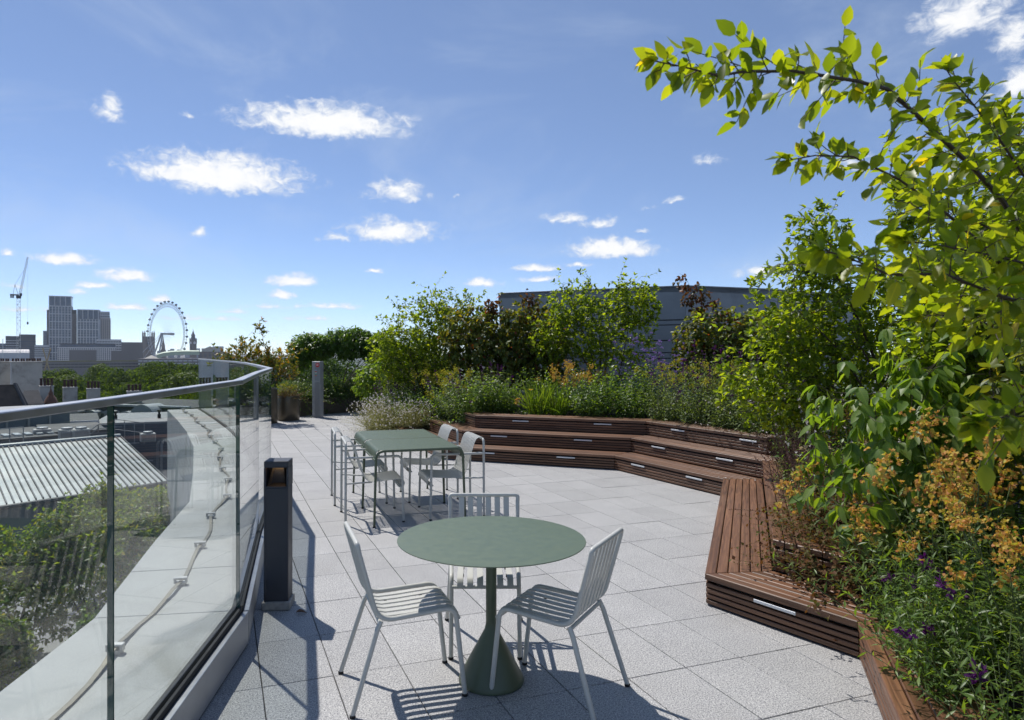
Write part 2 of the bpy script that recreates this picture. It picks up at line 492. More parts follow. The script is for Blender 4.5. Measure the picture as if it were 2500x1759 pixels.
def m_tiles(name, c1, c2, sx, sz, rough=.7):
    """courses too small to pick apart: brick texture on far roofs and walls"""
    t = mat(name); p = wpos(t)
    b = t.node('ShaderNodeTexBrick'); t.put(b.inputs['Vector'], t.vmath('MULTIPLY', p, (1, 0, 1)) if False else p)
    n = t.noise(p, sx, 4, .6)
    c = t.mix(t.maprange(n, .3, .7, 0, 1), (*c1, 1), (*c2, 1))
    w = t.node('ShaderNodeTexWave', wave_type='BANDS', bands_direction='Z'); t.put(w.inputs['Vector'], p); w.inputs['Scale'].default_value = sz
    w.inputs['Distortion'].default_value = .6; w.inputs['Detail'].default_value = 2
    c = t.mix(t.math('MULTIPLY', t.maprange(w.outputs[1], 0, .35, 1, 0), .45), c, tuple(x * .4 for x in c1) + (1,))
    bsdf(t, c, rough, 0, .3)
    return t.m

M = {}
M['granite'] = m_granite()
M['wood'] = m_wood()
M['glass'] = m_glass()
M['glass_edge'] = simple('glass edge', (.02, .075, .06), .12, 0, .1, 3)
M['joint'] = simple('dark joint bed', (.035, .035, .038), .9)
M['steel'] = simple('brushed stainless steel', (.36, .365, .375), .36, .85, .06, 9, dirt=(.24, .24, .25, .5))
M['upstand'] = simple('anodised aluminium upstand', (.40, .405, .42), .42, .75, .07, 4, dirt=(.28, .28, .30, .6), dscale=2.5)
M['rubber'] = simple('black rubber', (.012, .012, .013), .7)
M['chair'] = simple('pale grey powder coat', (.51, .51, .475), .42, 0, .03, 30, bump=.06, spec=.45)
M['olive'] = simple('green powder coat', (.085, .110, .066), .40, 0, .04, 30, bump=.10, spec=.5)
M['olive_top'] = simple('green powder coat tabletop', (.102, .136, .088), .42, 0, .05, 20, bump=.10, spec=.5, dirt=(.11, .135, .075, .35), dscale=2)
M['charcoal'] = simple('charcoal powder coat', (.030, .034, .045), .5, 0, .06, 12, bump=.05)
M['concrete'] = simple('rough concrete', (.33, .32, .30), .9, 0, .25, 30, bump=.5)
M['coping'] = simple('pale stone coping', (.43, .435, .425), .8, 0, .07, 3.0, bump=.12, dirt=(.27, .27, .235, .75), dscale=1.1)
M['tape'] = simple('weathered conductor tape', (.20, .185, .15), .55, .35, .15, 8, dirt=(.14, .12, .09, .8), dscale=4)
M['clip'] = simple('aluminium clip', (.45, .45, .44), .45, .6, .1)
M['strip'] = simple('aluminium light strip', (.62, .64, .66), .35, .2, .04, 10)
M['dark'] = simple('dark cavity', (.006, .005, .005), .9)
M['bronze'] = simple('bronze planter metal', (.105, .088, .064), .38, .55, .08, 5, dirt=(.06, .052, .04, .6))
M['post'] = simple('silver grey post', (.36, .37, .39), .4, .5, .05, 8)
M['soil'] = simple('dark soil', (.030, .021, .014), .95, 0, .35, 14, bump=.6)
M['cladding'] = simple('blue grey metal cladding', (.25, .272, .292), .5, .1, .06, 1.2, dirt=(.13, .14, .15, .5), dscale=.6)
M['claddark'] = simple('dark cladding joint', (.07, .078, .088), .6)
M['bark'] = simple('grey brown bark', (.085, .062, .045), .8, 0, .3, 40, bump=.5)
M['twig'] = simple('dark twig bark', (.055, .034, .026), .6, 0, .25, 60, bump=.3)
M['stem'] = simple('green stem', (.075, .105, .03), .6, 0, .25, 30)
M['drystem'] = simple('dry stem', (.22, .16, .075), .75, 0, .25, 30)

# ================================================================== THE TERRACE
G = [(-1.19, -3.0), (-1.285, 2.44), (-1.373, 4.015), (-1.795, 5.72), (-2.125, 7.2), (-2.84, 9.05), (-3.75, 11.3), (-4.78, 13.5), (-6.0, 15.9), (-7.37, 18.5),
     (-6.6, 20.0), (-5.0, 21.5), (-3.0, 22.8), (-.6, 23.8), (2.2, 24.2)]
NG_LEDGE = 10            # the stone ledge runs along the first ten points

# deck and slabs -----------------------------------------------------------
deck = [(-1.32, -6), (4.5, -6), (6, 2), (6, 8), (9, 12), (9, 24.6), (2.2, 24.4)] + [(x - .05, y) for x, y in G[::-1]]
m = MB(); m.prism(deck, -.60, -.034)
floor = m.build('terrace_floor', M['joint']); tag(floor, kind='structure')
def clip(poly, p, n):
    """keep the part of a convex polygon with (q-p).n >= 0"""
    out = []; k = len(poly)
    for i in range(k):
        a, b = poly[i], poly[(i + 1) % k]
        da = (a[0] - p[0]) * n[0] + (a[1] - p[1]) * n[1]; db = (b[0] - p[0]) * n[0] + (b[1] - p[1]) * n[1]
        if da >= 0: out.append(a)
        if da * db < 0:
            t = da / (da - db); out.append((a[0] + (b[0] - a[0]) * t, a[1] + (b[1] - a[1]) * t))
    return out
def inside(p, poly):
    c = False; n = len(poly)
    for i in range(n):
        a, b = poly[i], poly[(i + 1) % n]
        if (a[1] > p[1]) != (b[1] > p[1]) and p[0] < (b[0] - a[0]) * (p[1] - a[1]) / (b[1] - a[1]) + a[0]:
            c = not c
    return c
# timber seating front line, floor level
F1 = Vector((2.055, 10.046)); F2 = Vector((2.961, 8.164)); F3 = Vector((1.568, 4.667)); F4 = Vector((2.138, 3.833)); F5 = Vector((1.05, 1.058))
dM = Vector((.93, -.367)).normalized(); dR = (F2 - F1).normalized(); dS = (F3 - F2).normalized(); dQ = (F4 - F3).normalized(); dP = (F5 - F4).normalized()
dL = Vector((-.335, .942)).normalized()
nrm = lambda d: Vector((-d.y, d.x))             # left of the walking direction = into the bed
TD = .43                                         # tread depth
TH = .215                                        # riser height
FL = F1 - dM * 2.78                              # fold at the left end of the middle flight
TL = FL + dL * 4.05
walk = [tuple(F5 - Vector((-.3, 2.2))), tuple(F5), tuple(F4), tuple(F3), tuple(F2), tuple(F1), tuple(FL), tuple(TL), (-1.9, 16.4), (-1.4, 19.5), (-1.2, 23.6)]
floor_poly = walk + [(x + .10, y) for x, y in G[::-1]]
SU = Vector((.939, .345)); SV = Vector((-.345, .939)); SW, SL, GAP = .362, .562, .005
rs = random.Random(4)
slabs = []
O = Vector((-.4, 3.77))
for i in range(-14, 30):
    for j in range(-14, 42):
        c = O + SU * ((i + .5) * SW) + SV * ((j + .5) * SL)
        q = [c + SU * (a * (SW - GAP) / 2) + SV * (b * (SL - GAP) / 2) for a, b in ((-1, -1), (1, -1), (1, 1), (-1, 1))]
        if not any(inside(v, floor_poly) for v in q + [c]): continue
        if c.y < -2.5: continue
        slabs.append((c, q))
def visible(c):
    return c.y > 3.0 and -.72 * c.y < c.x < .82 * c.y
slabs.sort(key=lambda s: (not visible(s[0]), s[0].y))
slab_me = []
for k in range(3):
    m = MB(); w, l = (SW - GAP) / 2, (SL - GAP) / 2
    m.prism([(-w, -l), (w, -l), (w, l), (-w, l)], -.030, 0.0, .0018)
    slab_me.append(m.mesh('paving_slab', M['granite']))
ang = math.atan2(SU.y, SU.x)
for k, (c, q) in enumerate(slabs[:300]):
    o = obj('paving_slab', slab_me[k % 3], floor)
    o.location = (c.x, c.y, rs.uniform(-.0011, .0011)); o.rotation_euler = (rs.uniform(-.001, .001), rs.uniform(-.001, .001), ang + rs.uniform(-.0015, .0015))
m = MB()
for c, q in slabs[300:]:
    z = rs.uniform(-.0011, .0011)
    m.prism([tuple(v) for v in q], -.030, z, .0018)
tag(m.build('paving_slabs_beyond', M['granite'], floor), kind='stuff')

# stone ledge outside the glass ---------------------------------------------
def offset_line(pts, d):
    """offset a 2D polyline to its left by d (mitred)"""
    out = []
    P = [Vector(p) for p in pts]
    for i, p in enumerate(P):
        if i == 0: n = nrm((P[1] - p).normalized()) * d
        elif i == len(P) - 1: n = nrm((p - P[i - 1]).normalized()) * d
        else:
            n1 = nrm((p - P[i - 1]).normalized()); n2 = nrm((P[i + 1] - p).normalized())
            n = (n1 + n2) / (1 + n1.dot(n2)) * d
        out.append(p + n)
    return out
LG = G[:NG_LEDGE]
inn = offset_line(LG, .035); out_ = offset_line(LG, .78)
ledge = thing('stone_ledge', 'pale stone ledge outside the glass, curving away from the terrace', 'ledge', (0, 0, 0))
low = MB()
for i in range(len(LG) - 1):
    low.prism([tuple(inn[i]), tuple(inn[i + 1]), tuple(out_[i + 1]), tuple(out_[i])], -4.5, .165)
low.build('parapet_wall', M['coping'], ledge)
for i in range(len(LG) - 1):
    L = (Vector(LG[i + 1]) - Vector(LG[i])).length; n = max(1, round(L / 1.15))
    for k in range(n):
        a, b = k / n, (k + 1) / n; g = .003 / L
        q = [inn[i].lerp(inn[i + 1], a + g), inn[i].lerp(inn[i + 1], b - g), out_[i].lerp(out_[i + 1], b - g), out_[i].lerp(out_[i + 1], a + g)]
        m = MB(); m.prism([tuple(v) for v in q], .168, .208 + .0012 * (k % 2), .004)
        m.build('coping_stone', M['coping'], ledge)
# copper tape on clips
mid = offset_line(LG, .42)
tape = thing('lightning_conductor', 'weathered metal conductor tape clipped along the stone ledge behind the glass', 'conductor tape', (0, 0, 0))
dense = []
for i in range(len(mid) - 1):
    n = max(2, int((mid[i + 1] - mid[i]).length / .16))
    for k in range(n):
        dense.append(mid[i].lerp(mid[i + 1], k / n))
rs = random.Random(8)
clips = []; tp = []
acc = 0
for i, p in enumerate(dense):
    if i: acc += (p - dense[i - 1]).length
    ph = (acc % .92) / .92
    wob = .035 * math.sin(acc * 2.1) + .02 * math.sin(acc * 4.7 + 1)
    t2 = (dense[min(i + 1, len(dense) - 1)] - dense[max(0, i - 1)]).normalized(); n2 = nrm(t2)
    q = p + n2 * wob
    tp.append(Vector((q.x, q.y, .218 + .030 * (2 * abs(ph - .5)) ** 3)))
    if i and (acc % .92) < ((acc - (p - dense[i - 1]).length) % .92): clips.append((q, t2))
def strip(mb, pts, hw, ht):
    for i in range(len(pts) - 1):
        a, b = pts[i], pts[i + 1]
    n = len(pts); vs = []
    for i, p in enumerate(pts):
        t3 = (pts[min(i + 1, n - 1)] - pts[max(0, i - 1)]).normalized(); w = Vector((-t3.y, t3.x, 0)).normalized()
        for (u, v) in ((-hw, -ht), (hw, -ht), (hw, ht), (-hw, ht)):
            vs.append(p + w * u + Vector((0, 0, v)))
    fs = [(i * 4 + k, i * 4 + (k + 1) % 4, i * 4 + 4 + (k + 1) % 4, i * 4 + 4 + k) for i in range(n - 1) for k in range(4)]
    mb.add(vs, fs)
m = MB(); strip(m, tp, .0120, .0022); m.build('tape', M['tape'], tape)
m = MB(); m.box((0, 0, .012), (.06, .045, .02)); m.cbox((0, 0, .044), (.085, .038, .012), .003); m.box((-.034, 0, .03), (.012, .036, .03)); m.box((.034, 0, .03), (.012, .036, .03))
clip_me = m.mesh('clip', M['clip'])
for q, t2 in clips:
    o = obj('clip', clip_me, tape); o.location = (q.x, q.y, .208); o.rotation_euler = (0, 0, math.atan2(t2.y, t2.x) + math.pi / 2)

# glass balustrade -------------------------------------------------------------
RT = 1.552; ZG = .232
def balustrade(pts, label, name='glass_balustrade', upst=True, sub=None):
    t = thing(name, label, 'balustrade', (0, 0, 0))
    P = [Vector(p) for p in pts]
    cl = P
    for i in range(len(P) - 1):
        a, b = P[i], P[i + 1]; d = (b - a).normalized(); n = nrm(d); L = (b - a).length
        k = max(1, round(L / 2.7))
        for s in range(k):
            p = a.lerp(b, s / k) + d * .004; q = a.lerp(b, (s + 1) / k) - d * .004
            h = .0105
            m = MB()
            A = [p - n * h, q - n * h, q + n * h, p + n * h]
            z0, z1 = .15, RT - .02
            vs = [(v.x, v.y, z) for z in (z0, z1) for v in A]
            m.add(vs, [(0, 1, 5, 4), (2, 3, 7, 6)], 0)
            m.add(vs, [(1, 2, 6, 5), (3, 0, 4, 7), (4, 5, 6, 7), (0, 3, 2, 1)], 1)
            m.build('glass_pane', [M['glass'], M['glass_edge']], t)
            # aluminium face panel of the upstand
            m = MB()
            pf = [p - n * .062, q - n * .062, q - n * .030, p - n * .030]
            m.prism([tuple(v) for v in pf], .022, ZG - .028, .002)
            m.build('upstand_panel', M['upstand'], t)
            m = MB()
            m.prism([tuple(v) for v in (p - n * .028, q - n * .028, q - n * .0125, p - n * .0125)], .03, ZG, .001)
            m.prism([tuple(v) for v in (p + n * .0125, q + n * .0125, q + n * .034, p + n * .034)], .03, ZG - .004, .001)
            m.prism([tuple(v) for v in (p - n * .050, q - n * .050, q - n * .0285, p - n * .0285)], -.02, .10, 0)
            m.build('channel_gasket', M['rubber'], t)
    # handrail, mitred at each bend
    prof = ((-.024, -.027), (.024, -.027), (.027, -.024), (.027, -.003), (.024, 0), (-.024, 0), (-.027, -.003), (-.027, -.024))
    m = MB(); vs = []
    offs = {o: offset_line(pts, o) for o in sorted(set(o for o, z in prof))}
    for i in range(len(P)):
        for o, z in prof:
            q = offs[o][i]; vs.append((q.x, q.y, RT + z))
    n8 = len(prof); fs = [tuple(range(n8)), tuple(range((len(P) - 1) * n8, len(P) * n8))[::-1]]
    for i in range(len(P) - 1):
        for k in range(n8):
            j = (k + 1) % n8
            fs.append((i * n8 + k, (i + 1) * n8 + k, (i + 1) * n8 + j, i * n8 + j))
    m.add(vs, fs)
    m.build('handrail', M['steel'], t)
    return t
balustrade(G[:10], 'clear glass balustrade with steel handrail running from the lower left along the ledge')
balustrade(G[9:], 'far glass balustrade behind the bronze planters at the end of the terrace')

# timber tiers --------------------------------------------------------------------
def plank(parent, name, p0, p1, q1, q0, z0, z1, bev=.004, mt='wood'):
    """board over quad p0->p1 (front edge) q1,q0 (rear edge); its own x axis runs along the grain"""
    c = (p0 + p1 + q0 + q1) / 4; d = (p1 - p0).normalized(); n = nrm(d)
    loc = lambda v: ((v - c).dot(d), (v - c).dot(n))
    m = MB(); m.prism([loc(p0), loc(p1), loc(q1), loc(q0)], z0, z1, bev)
    o = m.build(name, M[mt], parent)
    o.location = (c.x, c.y, 0); o.rotation_euler = (0, 0, math.atan2(d.y, d.x))
    return o
rw = random.Random(21)
def tier(label, p0, p1, z0, z1, e0, e1, depth=TD, nb=6, lights=(), endface=None, group='timber steps of the tiered seating', ins=0.0):
    """one straight step: front edge p0->p1 (bed on the left), ends cut along e0 and e1"""
    d = (p1 - p0).normalized(); n = nrm(d)
    ad = math.atan2(d.y, d.x)
    t = thing('timber_step', label, 'timber step', (p0.x, p0.y, 0), 0.0, group)
    inv = lambda v: v - p0
    def pt(which, off):
        p, e = (p0, e0) if which == 0 else (p1, e1)
        return p + e * (off / e.dot(n)) - p0
    top = .040; w = depth / nb
    for k in range(nb):
        a, b = k * w + (.0 if k == 0 else .0032), (k + 1) * w - .0032
        g = d * .003
        plank(t, 'board', pt(0, a) + g, pt(1, a) - g, pt(1, b) - g, pt(0, b) + g, z1 - top, z1 + rw.uniform(-.0012, .0012), .005)
    # riser slats
    ns = 4; zz0 = z0 + .006; zz1 = z1 - top - .016; hh = (zz1 - zz0) / ns
    for k in range(ns):
        za = zz0 + k * hh + .0058; zb = zz0 + (k + 1) * hh - .0058
        slat_ = plank(t, 'riser_slat', pt(0, .007 + rw.uniform(0, .0015)) + d * .004, pt(1, .007) - d * .004, pt(1, .03) - d * .004, pt(0, .03) + d * .004, za, zb, .003)
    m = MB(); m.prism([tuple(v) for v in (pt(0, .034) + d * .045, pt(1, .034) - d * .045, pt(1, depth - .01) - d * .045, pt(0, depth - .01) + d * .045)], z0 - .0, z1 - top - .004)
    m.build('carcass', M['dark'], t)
    L = (p1 - p0).length
    for s in lights:
        c = d * (s if s > 0 else L + s); wv = .14
        zt = zz1 - .006; m = MB()
        m.cbox((0, 0, 0), (2 * wv, .012, .020), .002)
        o = m.build('light_strip', M['strip'], t)
        q = c + n * .005
        o.location = (q.x, q.y, zt - .012); o.rotation_euler = (0, 0, ad)
        o.parent = slat_; o.matrix_parent_inverse = (Matrix.Translation(slat_.location) @ Matrix.Rotation(slat_.rotation_euler.z, 4, 'Z')).inverted()
    if endface:
        # stacked board ends closing one end of the step
        p, e, sgn = (p0, e0, -1) if endface == 0 else (p1, e1, 1)
        ed = (e if e.dot(n) > 0 else -e).normalized(); on = Vector((ed.y, -ed.x)) ; on = on if on.dot(d) * sgn > 0 else -on
        cols = nb
        for k in range(cols):
            for r_ in range(ns):
                a = (k * w + .004) / ed.dot(n); b = ((k + 1) * w - .004) / ed.dot(n)
                za = zz0 + r_ * hh + .0045; zb = zz0 + (r_ + 1) * hh - .0045
                A = p + ed * a - p0; B = p + ed * b - p0
                plank(t, 'end_block', A - on * .002, B - on * .002, B - on * .03, A - on * .03, za, zb, .003)
    return t
def bis(d1, d2):
    n1, n2 = nrm(d1), nrm(d2); v = (n1 + n2)
    return v.normalized()
def off_pt(P, d1, d2, o):
    return ray2(P + nrm(d1) * o, d1, P + nrm(d2) * o, d2)
# walking towards the camera with the bed on the left: TL -> FL -> F1 -> F2 -> F3 -> F4 -> F5
dK = -dL
tier('lowest step of the left-hand flight, disappearing under the plants', TL, FL, .004, TH, nrm(dK), bis(dK, dM), lights=(2.6,))
tier('lowest step of the middle flight behind the dining table', FL, F1, .004, TH, bis(dK, dM), bis(dM, dR), lights=(-.726, -2.0))
tier('lowest step of the right-hand flight of tiered seating', F1, F2, .004, TH, bis(dM, dR), bis(dR, dS), lights=(.52, 1.60))
tier('long timber bench with boards running away from the camera', F2, F3, .004, TH, bis(dR, dS), bis(dS, dQ))
tier('short timber step with one silver light strip, right of the round table', F3, F4, .004, TH, bis(dS, dQ), bis(dQ, dP), lights=(.505,))
tier('nearest timber step running out at the bottom right under the overhanging plants', F4, F5, .004, TH, bis(dQ, dP), nrm(dP))
Q2 = off_pt(F3, dS, dQ, TD); F2b = off_pt(F2, dR, dS, TD); F1b = off_pt(F1, dM, dR, TD); FLb = off_pt(FL, dK, dM, TD)
tier('second step of the left-hand flight with a sawn end facing left', FLb - dK * 1.96, FLb, TH, 2 * TH, nrm(dK), bis(dK, dM), lights=(1.0,), endface=0)
tier('second step of the middle flight with two light strips', FLb, F1b, TH, 2 * TH, bis(dK, dM), bis(dM, dR), lights=(-.73, -2.108))
tier('second step of the right-hand flight with two light strips', F1b, F2b, TH, 2 * TH, bis(dM, dR), bis(dR, dS), lights=(.61, 1.85))
tier('upper bench tier behind the long bench, with cut board ends facing the camera', F2b, Q2, TH, 2 * TH, bis(dR, dS), dQ, endface=1)
F1c = off_pt(F1, dM, dR, 2 * TD); F2c = F1c + dR * 2.3; FLc = F1c - dM * 2.86
tier('short return at the left end of the top step', FLc - dK * .62, FLc, 2 * TH, 3 * TH, nrm(dK), bis(dK, dM), endface=0)
tier('top step of the middle flight below the big shrubs', FLc, F1c, 2 * TH, 3 * TH, bis(dK, dM), bis(dM, dR), lights=(-.676, -2.045))
tier('top step of the right-hand flight edging the flower bed', F1c, F2c, 2 * TH, 3 * TH, bis(dM, dR), nrm(dR), lights=(.70, 2.0), endface=1)

# planting beds
def soil(name, poly, z0, z1):
    m = MB(); m.prism(poly, z0, z1); o = m.build(name, M['soil']); tag(o, kind='structure'); return o
t2v = lambda v: (v.x, v.y)
bed_low = [t2v(F5 + nrm(dP) * .42 - Vector((.2, 1.2))), t2v(off_pt(F4, dQ, dP, .42)), t2v(Q2 + dQ * .62), t2v(F2b + nrm(dS) * .42), (8.5, 9), (7, 2), (4.5, -.6)]
soil('planting_bed', bed_low, -.02, .30)
bed_up = [t2v(F2c + nrm(dR) * .40), t2v(F1c + (nrm(dR) + nrm(dM)).normalized() * .42), t2v(FLc + nrm(dM) * .41), t2v(FLc + dL * .6 + nrm(dK) * .3), (-.1, 16), (.3, 18.4), (4.9, 16.4), (8.9, 17), (8.9, 9.2), (4.6, 7.9)]
soil('planting_bed', bed_up, -.02, .60)
bed_left = [t2v(FLb + nrm(dK) * .42 + dL * .3), t2v(FLb + nrm(dK) * .42 + dL * 1.9), t2v(TL + nrm(dK) * .40), (-1.75, 16.6), (-1.2, 19.8), (-.3, 18.5), (-.15, 15.9), t2v(FLc + dL * .62 + nrm(dK) * .42)]
soil('planting_bed', bed_left, -.02, .33)

# ================================================================== FURNITURE
# side chair: tubular frame, six bent slats. x = width, +y = the way the sitter faces
def make_side_chair(label, loc, rz):
    t = thing('slatted_chair', label, 'chair', loc, rz, 'slatted chairs round the round table')
    r = .0125
    for s in (-1, 1):
        # front leg, seat rail and back post are one bent tube
        P = fillet([(s * .192, .272, .012), (s * .190, .222, .448), (s * .205, -.165, .425), (s * .214, -.262, .780)], [.060, .085], 7)
        m = MB(); m.tube(P, r, 10); fr_ = m.build('side_frame', M['chair'], t, True)
        m = MB(); m.tube([(s * .203, -.150, .426), (s * .208, -.170, .385), (s * .235, -.290, .012)], r, 10); rl_ = m.build('rear_leg', M['chair'], t, True)
        for y, x in ((.272, .192), (-.290, .235)):
            m = MB(); m.lathe([(.0128, 0), (.0145, .002), (.0145, .012), (.0115, .016)], 10, (s * x, y, 0)); adopt(m.build('foot', M['rubber'], t), fr_ if y > 0 else rl_)
        m = MB(); m.lathe([(.006, -.02), (.009, -.018), (.009, 0)], 8, (s * .13, -.07, .414)); m.lathe([(.006, -.02), (.009, -.018), (.009, 0)], 8, (s * .13, .12, .427)); m.build('stop', M['rubber'], t)
    P = fillet([(-.2135, -.258, .765), (-.217, -.2665, .806), (.217, -.2665, .806), (.2135, -.258, .765)], .045, 6)
    m = MB(); m.tube(P, r, 10); m.build('top_rail', M['chair'], t, True)
    m = MB(); m.tube([(-.186, .242, .392), (.186, .242, .392)], .010, 8); m.build('front_rail', M['chair'], t, True)
    m = MB(); m.tube([(-.20, -.155, .417), (.20, -.155, .417)], .010, 8); m.build('rear_rail', M['chair'], t, True)
    for k in range(6):
        x = (k - 2.5) * .0565
        P = [(x, -.2665, .800), (x, -.248, .73), (x, -.215, .60), (x, -.184, .49)] + [(x, -.168, .455), (x, -.145, .436), (x, -.11, .428)] + \
            [(x, -.02, .430), (x, .08, .436), (x, .165, .441), (x, .205, .440), (x, .232, .428), (x, .245, .405), (x, .248, .392)]
        m = MB(); m.tube(P, 1, flat=((1, 0, 0), .0175, .0032)); m.build('slat', M['chair'], t, True)
    return t
PI = math.pi
# facing angle a: local +y must point along (cos a, sin a) -> rz = a - 90 deg
make_side_chair('left-hand slatted chair, its back to the glass, sunlit seat with a curved shadow', (-.36, 3.535, 0), R(17.5 - 90))
make_side_chair('right-hand slatted chair with its whole seat in shade, back to the benches', (.42, 3.475, 0), R(150 - 90))
make_side_chair('slatted chair behind the round table, facing the camera', (.066, 4.115, 0), R(-90 - 90))

# round table
t = thing('cone_table', 'round green metal table on a cone-shaped foot', 'table', (.0925, 3.595, 0))
m = MB(); m.lathe([(.02, .7375), (.484, .7375), (.488, .739), (.489, .7415), (.4875, .7435), (.484, .744)], 96); m.build('table_top', M['olive_top'], t, True)
m = MB(); m.lathe([(.026, .29), (.028, .30), (.028, .735), (.10, .7370)], 32); m.build('column', M['olive'], t, True)
m = MB(); m.lathe([(.16, .0), (.170, .004), (.171, .012), (.165, .028), (.034, .272), (.0285, .300), (.028, .31)], 48); m.build('cone_base', M['olive'], t, True)

# dining armchair
def make_armchair(label, loc, rz):
    t = thing('slatted_armchair', label, 'armchair', loc, rz, 'slatted armchairs at the dining table')
    r = .0125
    P = fillet([(-.285, -.288, .012), (-.280, -.285, .808), (.280, -.285, .808), (.285, -.288, .012)], .055, 6)
    m = MB(); m.tube(P, r, 10); rf_ = m.build('rear_frame', M['chair'], t, True)
    for s in (-1, 1):
        P = fillet([(s * .2815, -.280, .660), (s * .300, .272, .668), (s * .316, .288, .012)], [.06], 7)
        m = MB(); m.tube(P, r, 10); ar_ = m.build('arm', M['chair'], t, True)
        for x, y in ((.285, -.288), (.316, .288)):
            m = MB(); m.lathe([(.0128, 0), (.0145, .002), (.0145, .012), (.0115, .016)], 10, (s * x, y, 0)); adopt(m.build('foot', M['rubber'], t), ar_ if y > 0 else rf_)
    m = MB(); m.tube([(-.31, .262, .352), (.31, .262, .352)], .0085, 8); m.build('front_rail', M['chair'], t, True)
    m = MB(); m.tube([(-.283, -.284, .405), (-.19, -.02, .395), (.19, -.02, .395), (.283, -.284, .405)], .0085, 8); m.build('seat_bearer', M['chair'], t, True)
    n = 11
    for k in range(n):
        x = (k - (n - 1) / 2) * .0475
        P = [(x, -.291, .800), (x, -.286, .815), (x, -.262, .8255), (x, -.235, .822), (x, -.212, .805), (x, -.196, .775), (x, -.165, .68), (x, -.128, .565), (x, -.105, .485), (x, -.088, .445), (x, -.058, .418), (x, -.015, .409),
             (x, .08, .413), (x, .18, .421), (x, .255, .427), (x, .285, .421), (x, .304, .402), (x, .310, .378), (x, .302, .355), (x, .282, .341), (x, .258, .342), (x, .247, .346)]
        m = MB(); m.tube(P, 1, flat=((1, 0, 0), .0130, .003)); m.build('slat', M['chair'], t, True)
    return t
make_armchair('front left armchair at the dining table, seen from behind', (-1.066, 7.19, 0), R(15 - 90))
make_armchair('rear left armchair at the dining table, far side from the round table', (-1.345, 8.045, 0), R(15 - 90))
make_armchair('front right armchair at the dining table, nearest the round table', (-.242, 7.40, 0), R(195 - 90))
make_armchair('rear right armchair at the dining table, beside the timber steps', (-.535, 8.235, 0), R(195 - 90))

# dining table: two square slatted tables pushed together. x = across the slat length, y = depth
def make_slat_table(label, loc, rz):
    t = thing('slatted_table', label, 'table', loc, rz, 'square slatted tables pushed together')
    hx, hy, r, zt = .470, .420, .0135, .7415
    for s in (-1, 1):
        P = fillet([(-.452, s * (hy + .012), .012), (-hx + .012, s * hy, zt), (hx - .012, s * hy, zt), (.452, s * (hy + .012), .012)], .075, 8)
        P = fillet([(-.462, s * (hy + .016), .012), (-.440, s * hy, zt), (.440, s * hy, zt), (.462, s * (hy + .016), .012)], .085, 8)
        m = MB(); m.tube(P, [r * (.85 if (i in (0, len(P) - 1)) else 1) for i in range(len(P))], 12); lg_ = m.build('leg_frame', M['olive'], t, True)
        for q in (-1, 1):
            m = MB(); m.lathe([(.0128, 0), (.0145, .002), (.0145, .012), (.0115, .016)], 10, (q * .462, s * (hy + .016), 0)); adopt(m.build('foot', M['rubber'], t), lg_)
            if s == 1:
                m = MB(); m.tube([(q * .448, -hy, .652), (q * .448, hy, .652)], .011, 8); m.build('end_rail', M['olive'], t, True)
    n = 17
    for k in range(n):
        y = (k - (n - 1) / 2) * .0475
        P = fillet([(-.447, y, .655), (-.440, y, zt + .009), (.440, y, zt + .009), (.447, y, .655)], .075, 7)
        m = MB(); m.tube(P, 1, flat=((0, 1, 0), .0195, .0028)); m.build('slat', M['olive_top'], t, True)
    return t
rt = R(16.5); cb = Vector((math.cos(rt), math.sin(rt))); ca = Vector((math.sin(rt), -math.cos(rt)))
tc = Vector((-.775, 7.70))
for s, lab in ((1, 'front half of the green slatted dining table, nearer the round table'), (-1, 'rear half of the green slatted dining table, nearer the planters')):
    q = tc + ca * (s * .4375)
    make_slat_table(lab, (q.x, q.y, 0), rt)

# bollard light
t = thing('bollard_light', 'charcoal square bollard light standing beside the glass', 'bollard', (-1.318, 4.655, 0), R(4))
m = MB(); m.cbox((0, 0, .0275), (.185, .185, .055), .006); m.build('concrete_foot', M['concrete'], t)
m = MB(); m.cbox((0, .004, .05 + .38), (.158, .150, .76), .004); m.build('shaft', M['charcoal'], t)
m = MB(); m.cbox((-.074, .004, .45), (.014, .158, .80), .003); m.build('side_cover', M['charcoal'], t)
m = MB()
m.cbox((0, .004, .966), (.160, .158, .044), .004)
m.box((-.074, .004, .878), (.012, .156, .132)); m.box((.074, .004, .878), (.012, .156, .132)); m.box((0, .076, .878), (.136, .012, .132)); m.box((0, .0, .815), (.136, .14, .008))
lh_ = m.build('lamp_head', M['charcoal'], t)
tt = mat('warm lamp'); e = tt.node('ShaderNodeEmission'); e.inputs[0].default_value = (1, .55, .18, 1); e.inputs[1].default_value = 9.0; tt.l.new(e.outputs[0], tt.out.inputs[0])
m = MB(); m.box((0, .045, .938), (.07, .02, .006)); adopt(m.build('lamp', tt.m, t), lh_)
m = MB(); m.add([(-.06, .066, .82), (.06, .066, .82), (.035, .05, .942), (-.035, .05, .942)], [(0, 1, 2, 3)]); m.add([(-.06, .066, .82), (-.06, -.06, .82), (-.035, .0, .942), (-.035, .05, .942)], [(0, 1, 2, 3)]); m.add([(.06, .066, .82), (.06, -.06, .82), (.035, .0, .942), (.035, .05, .942)], [(0, 1, 2, 3)])
adopt(m.build('reflector', simple('grey reflector', (.10, .10, .105), .4), t), lh_)

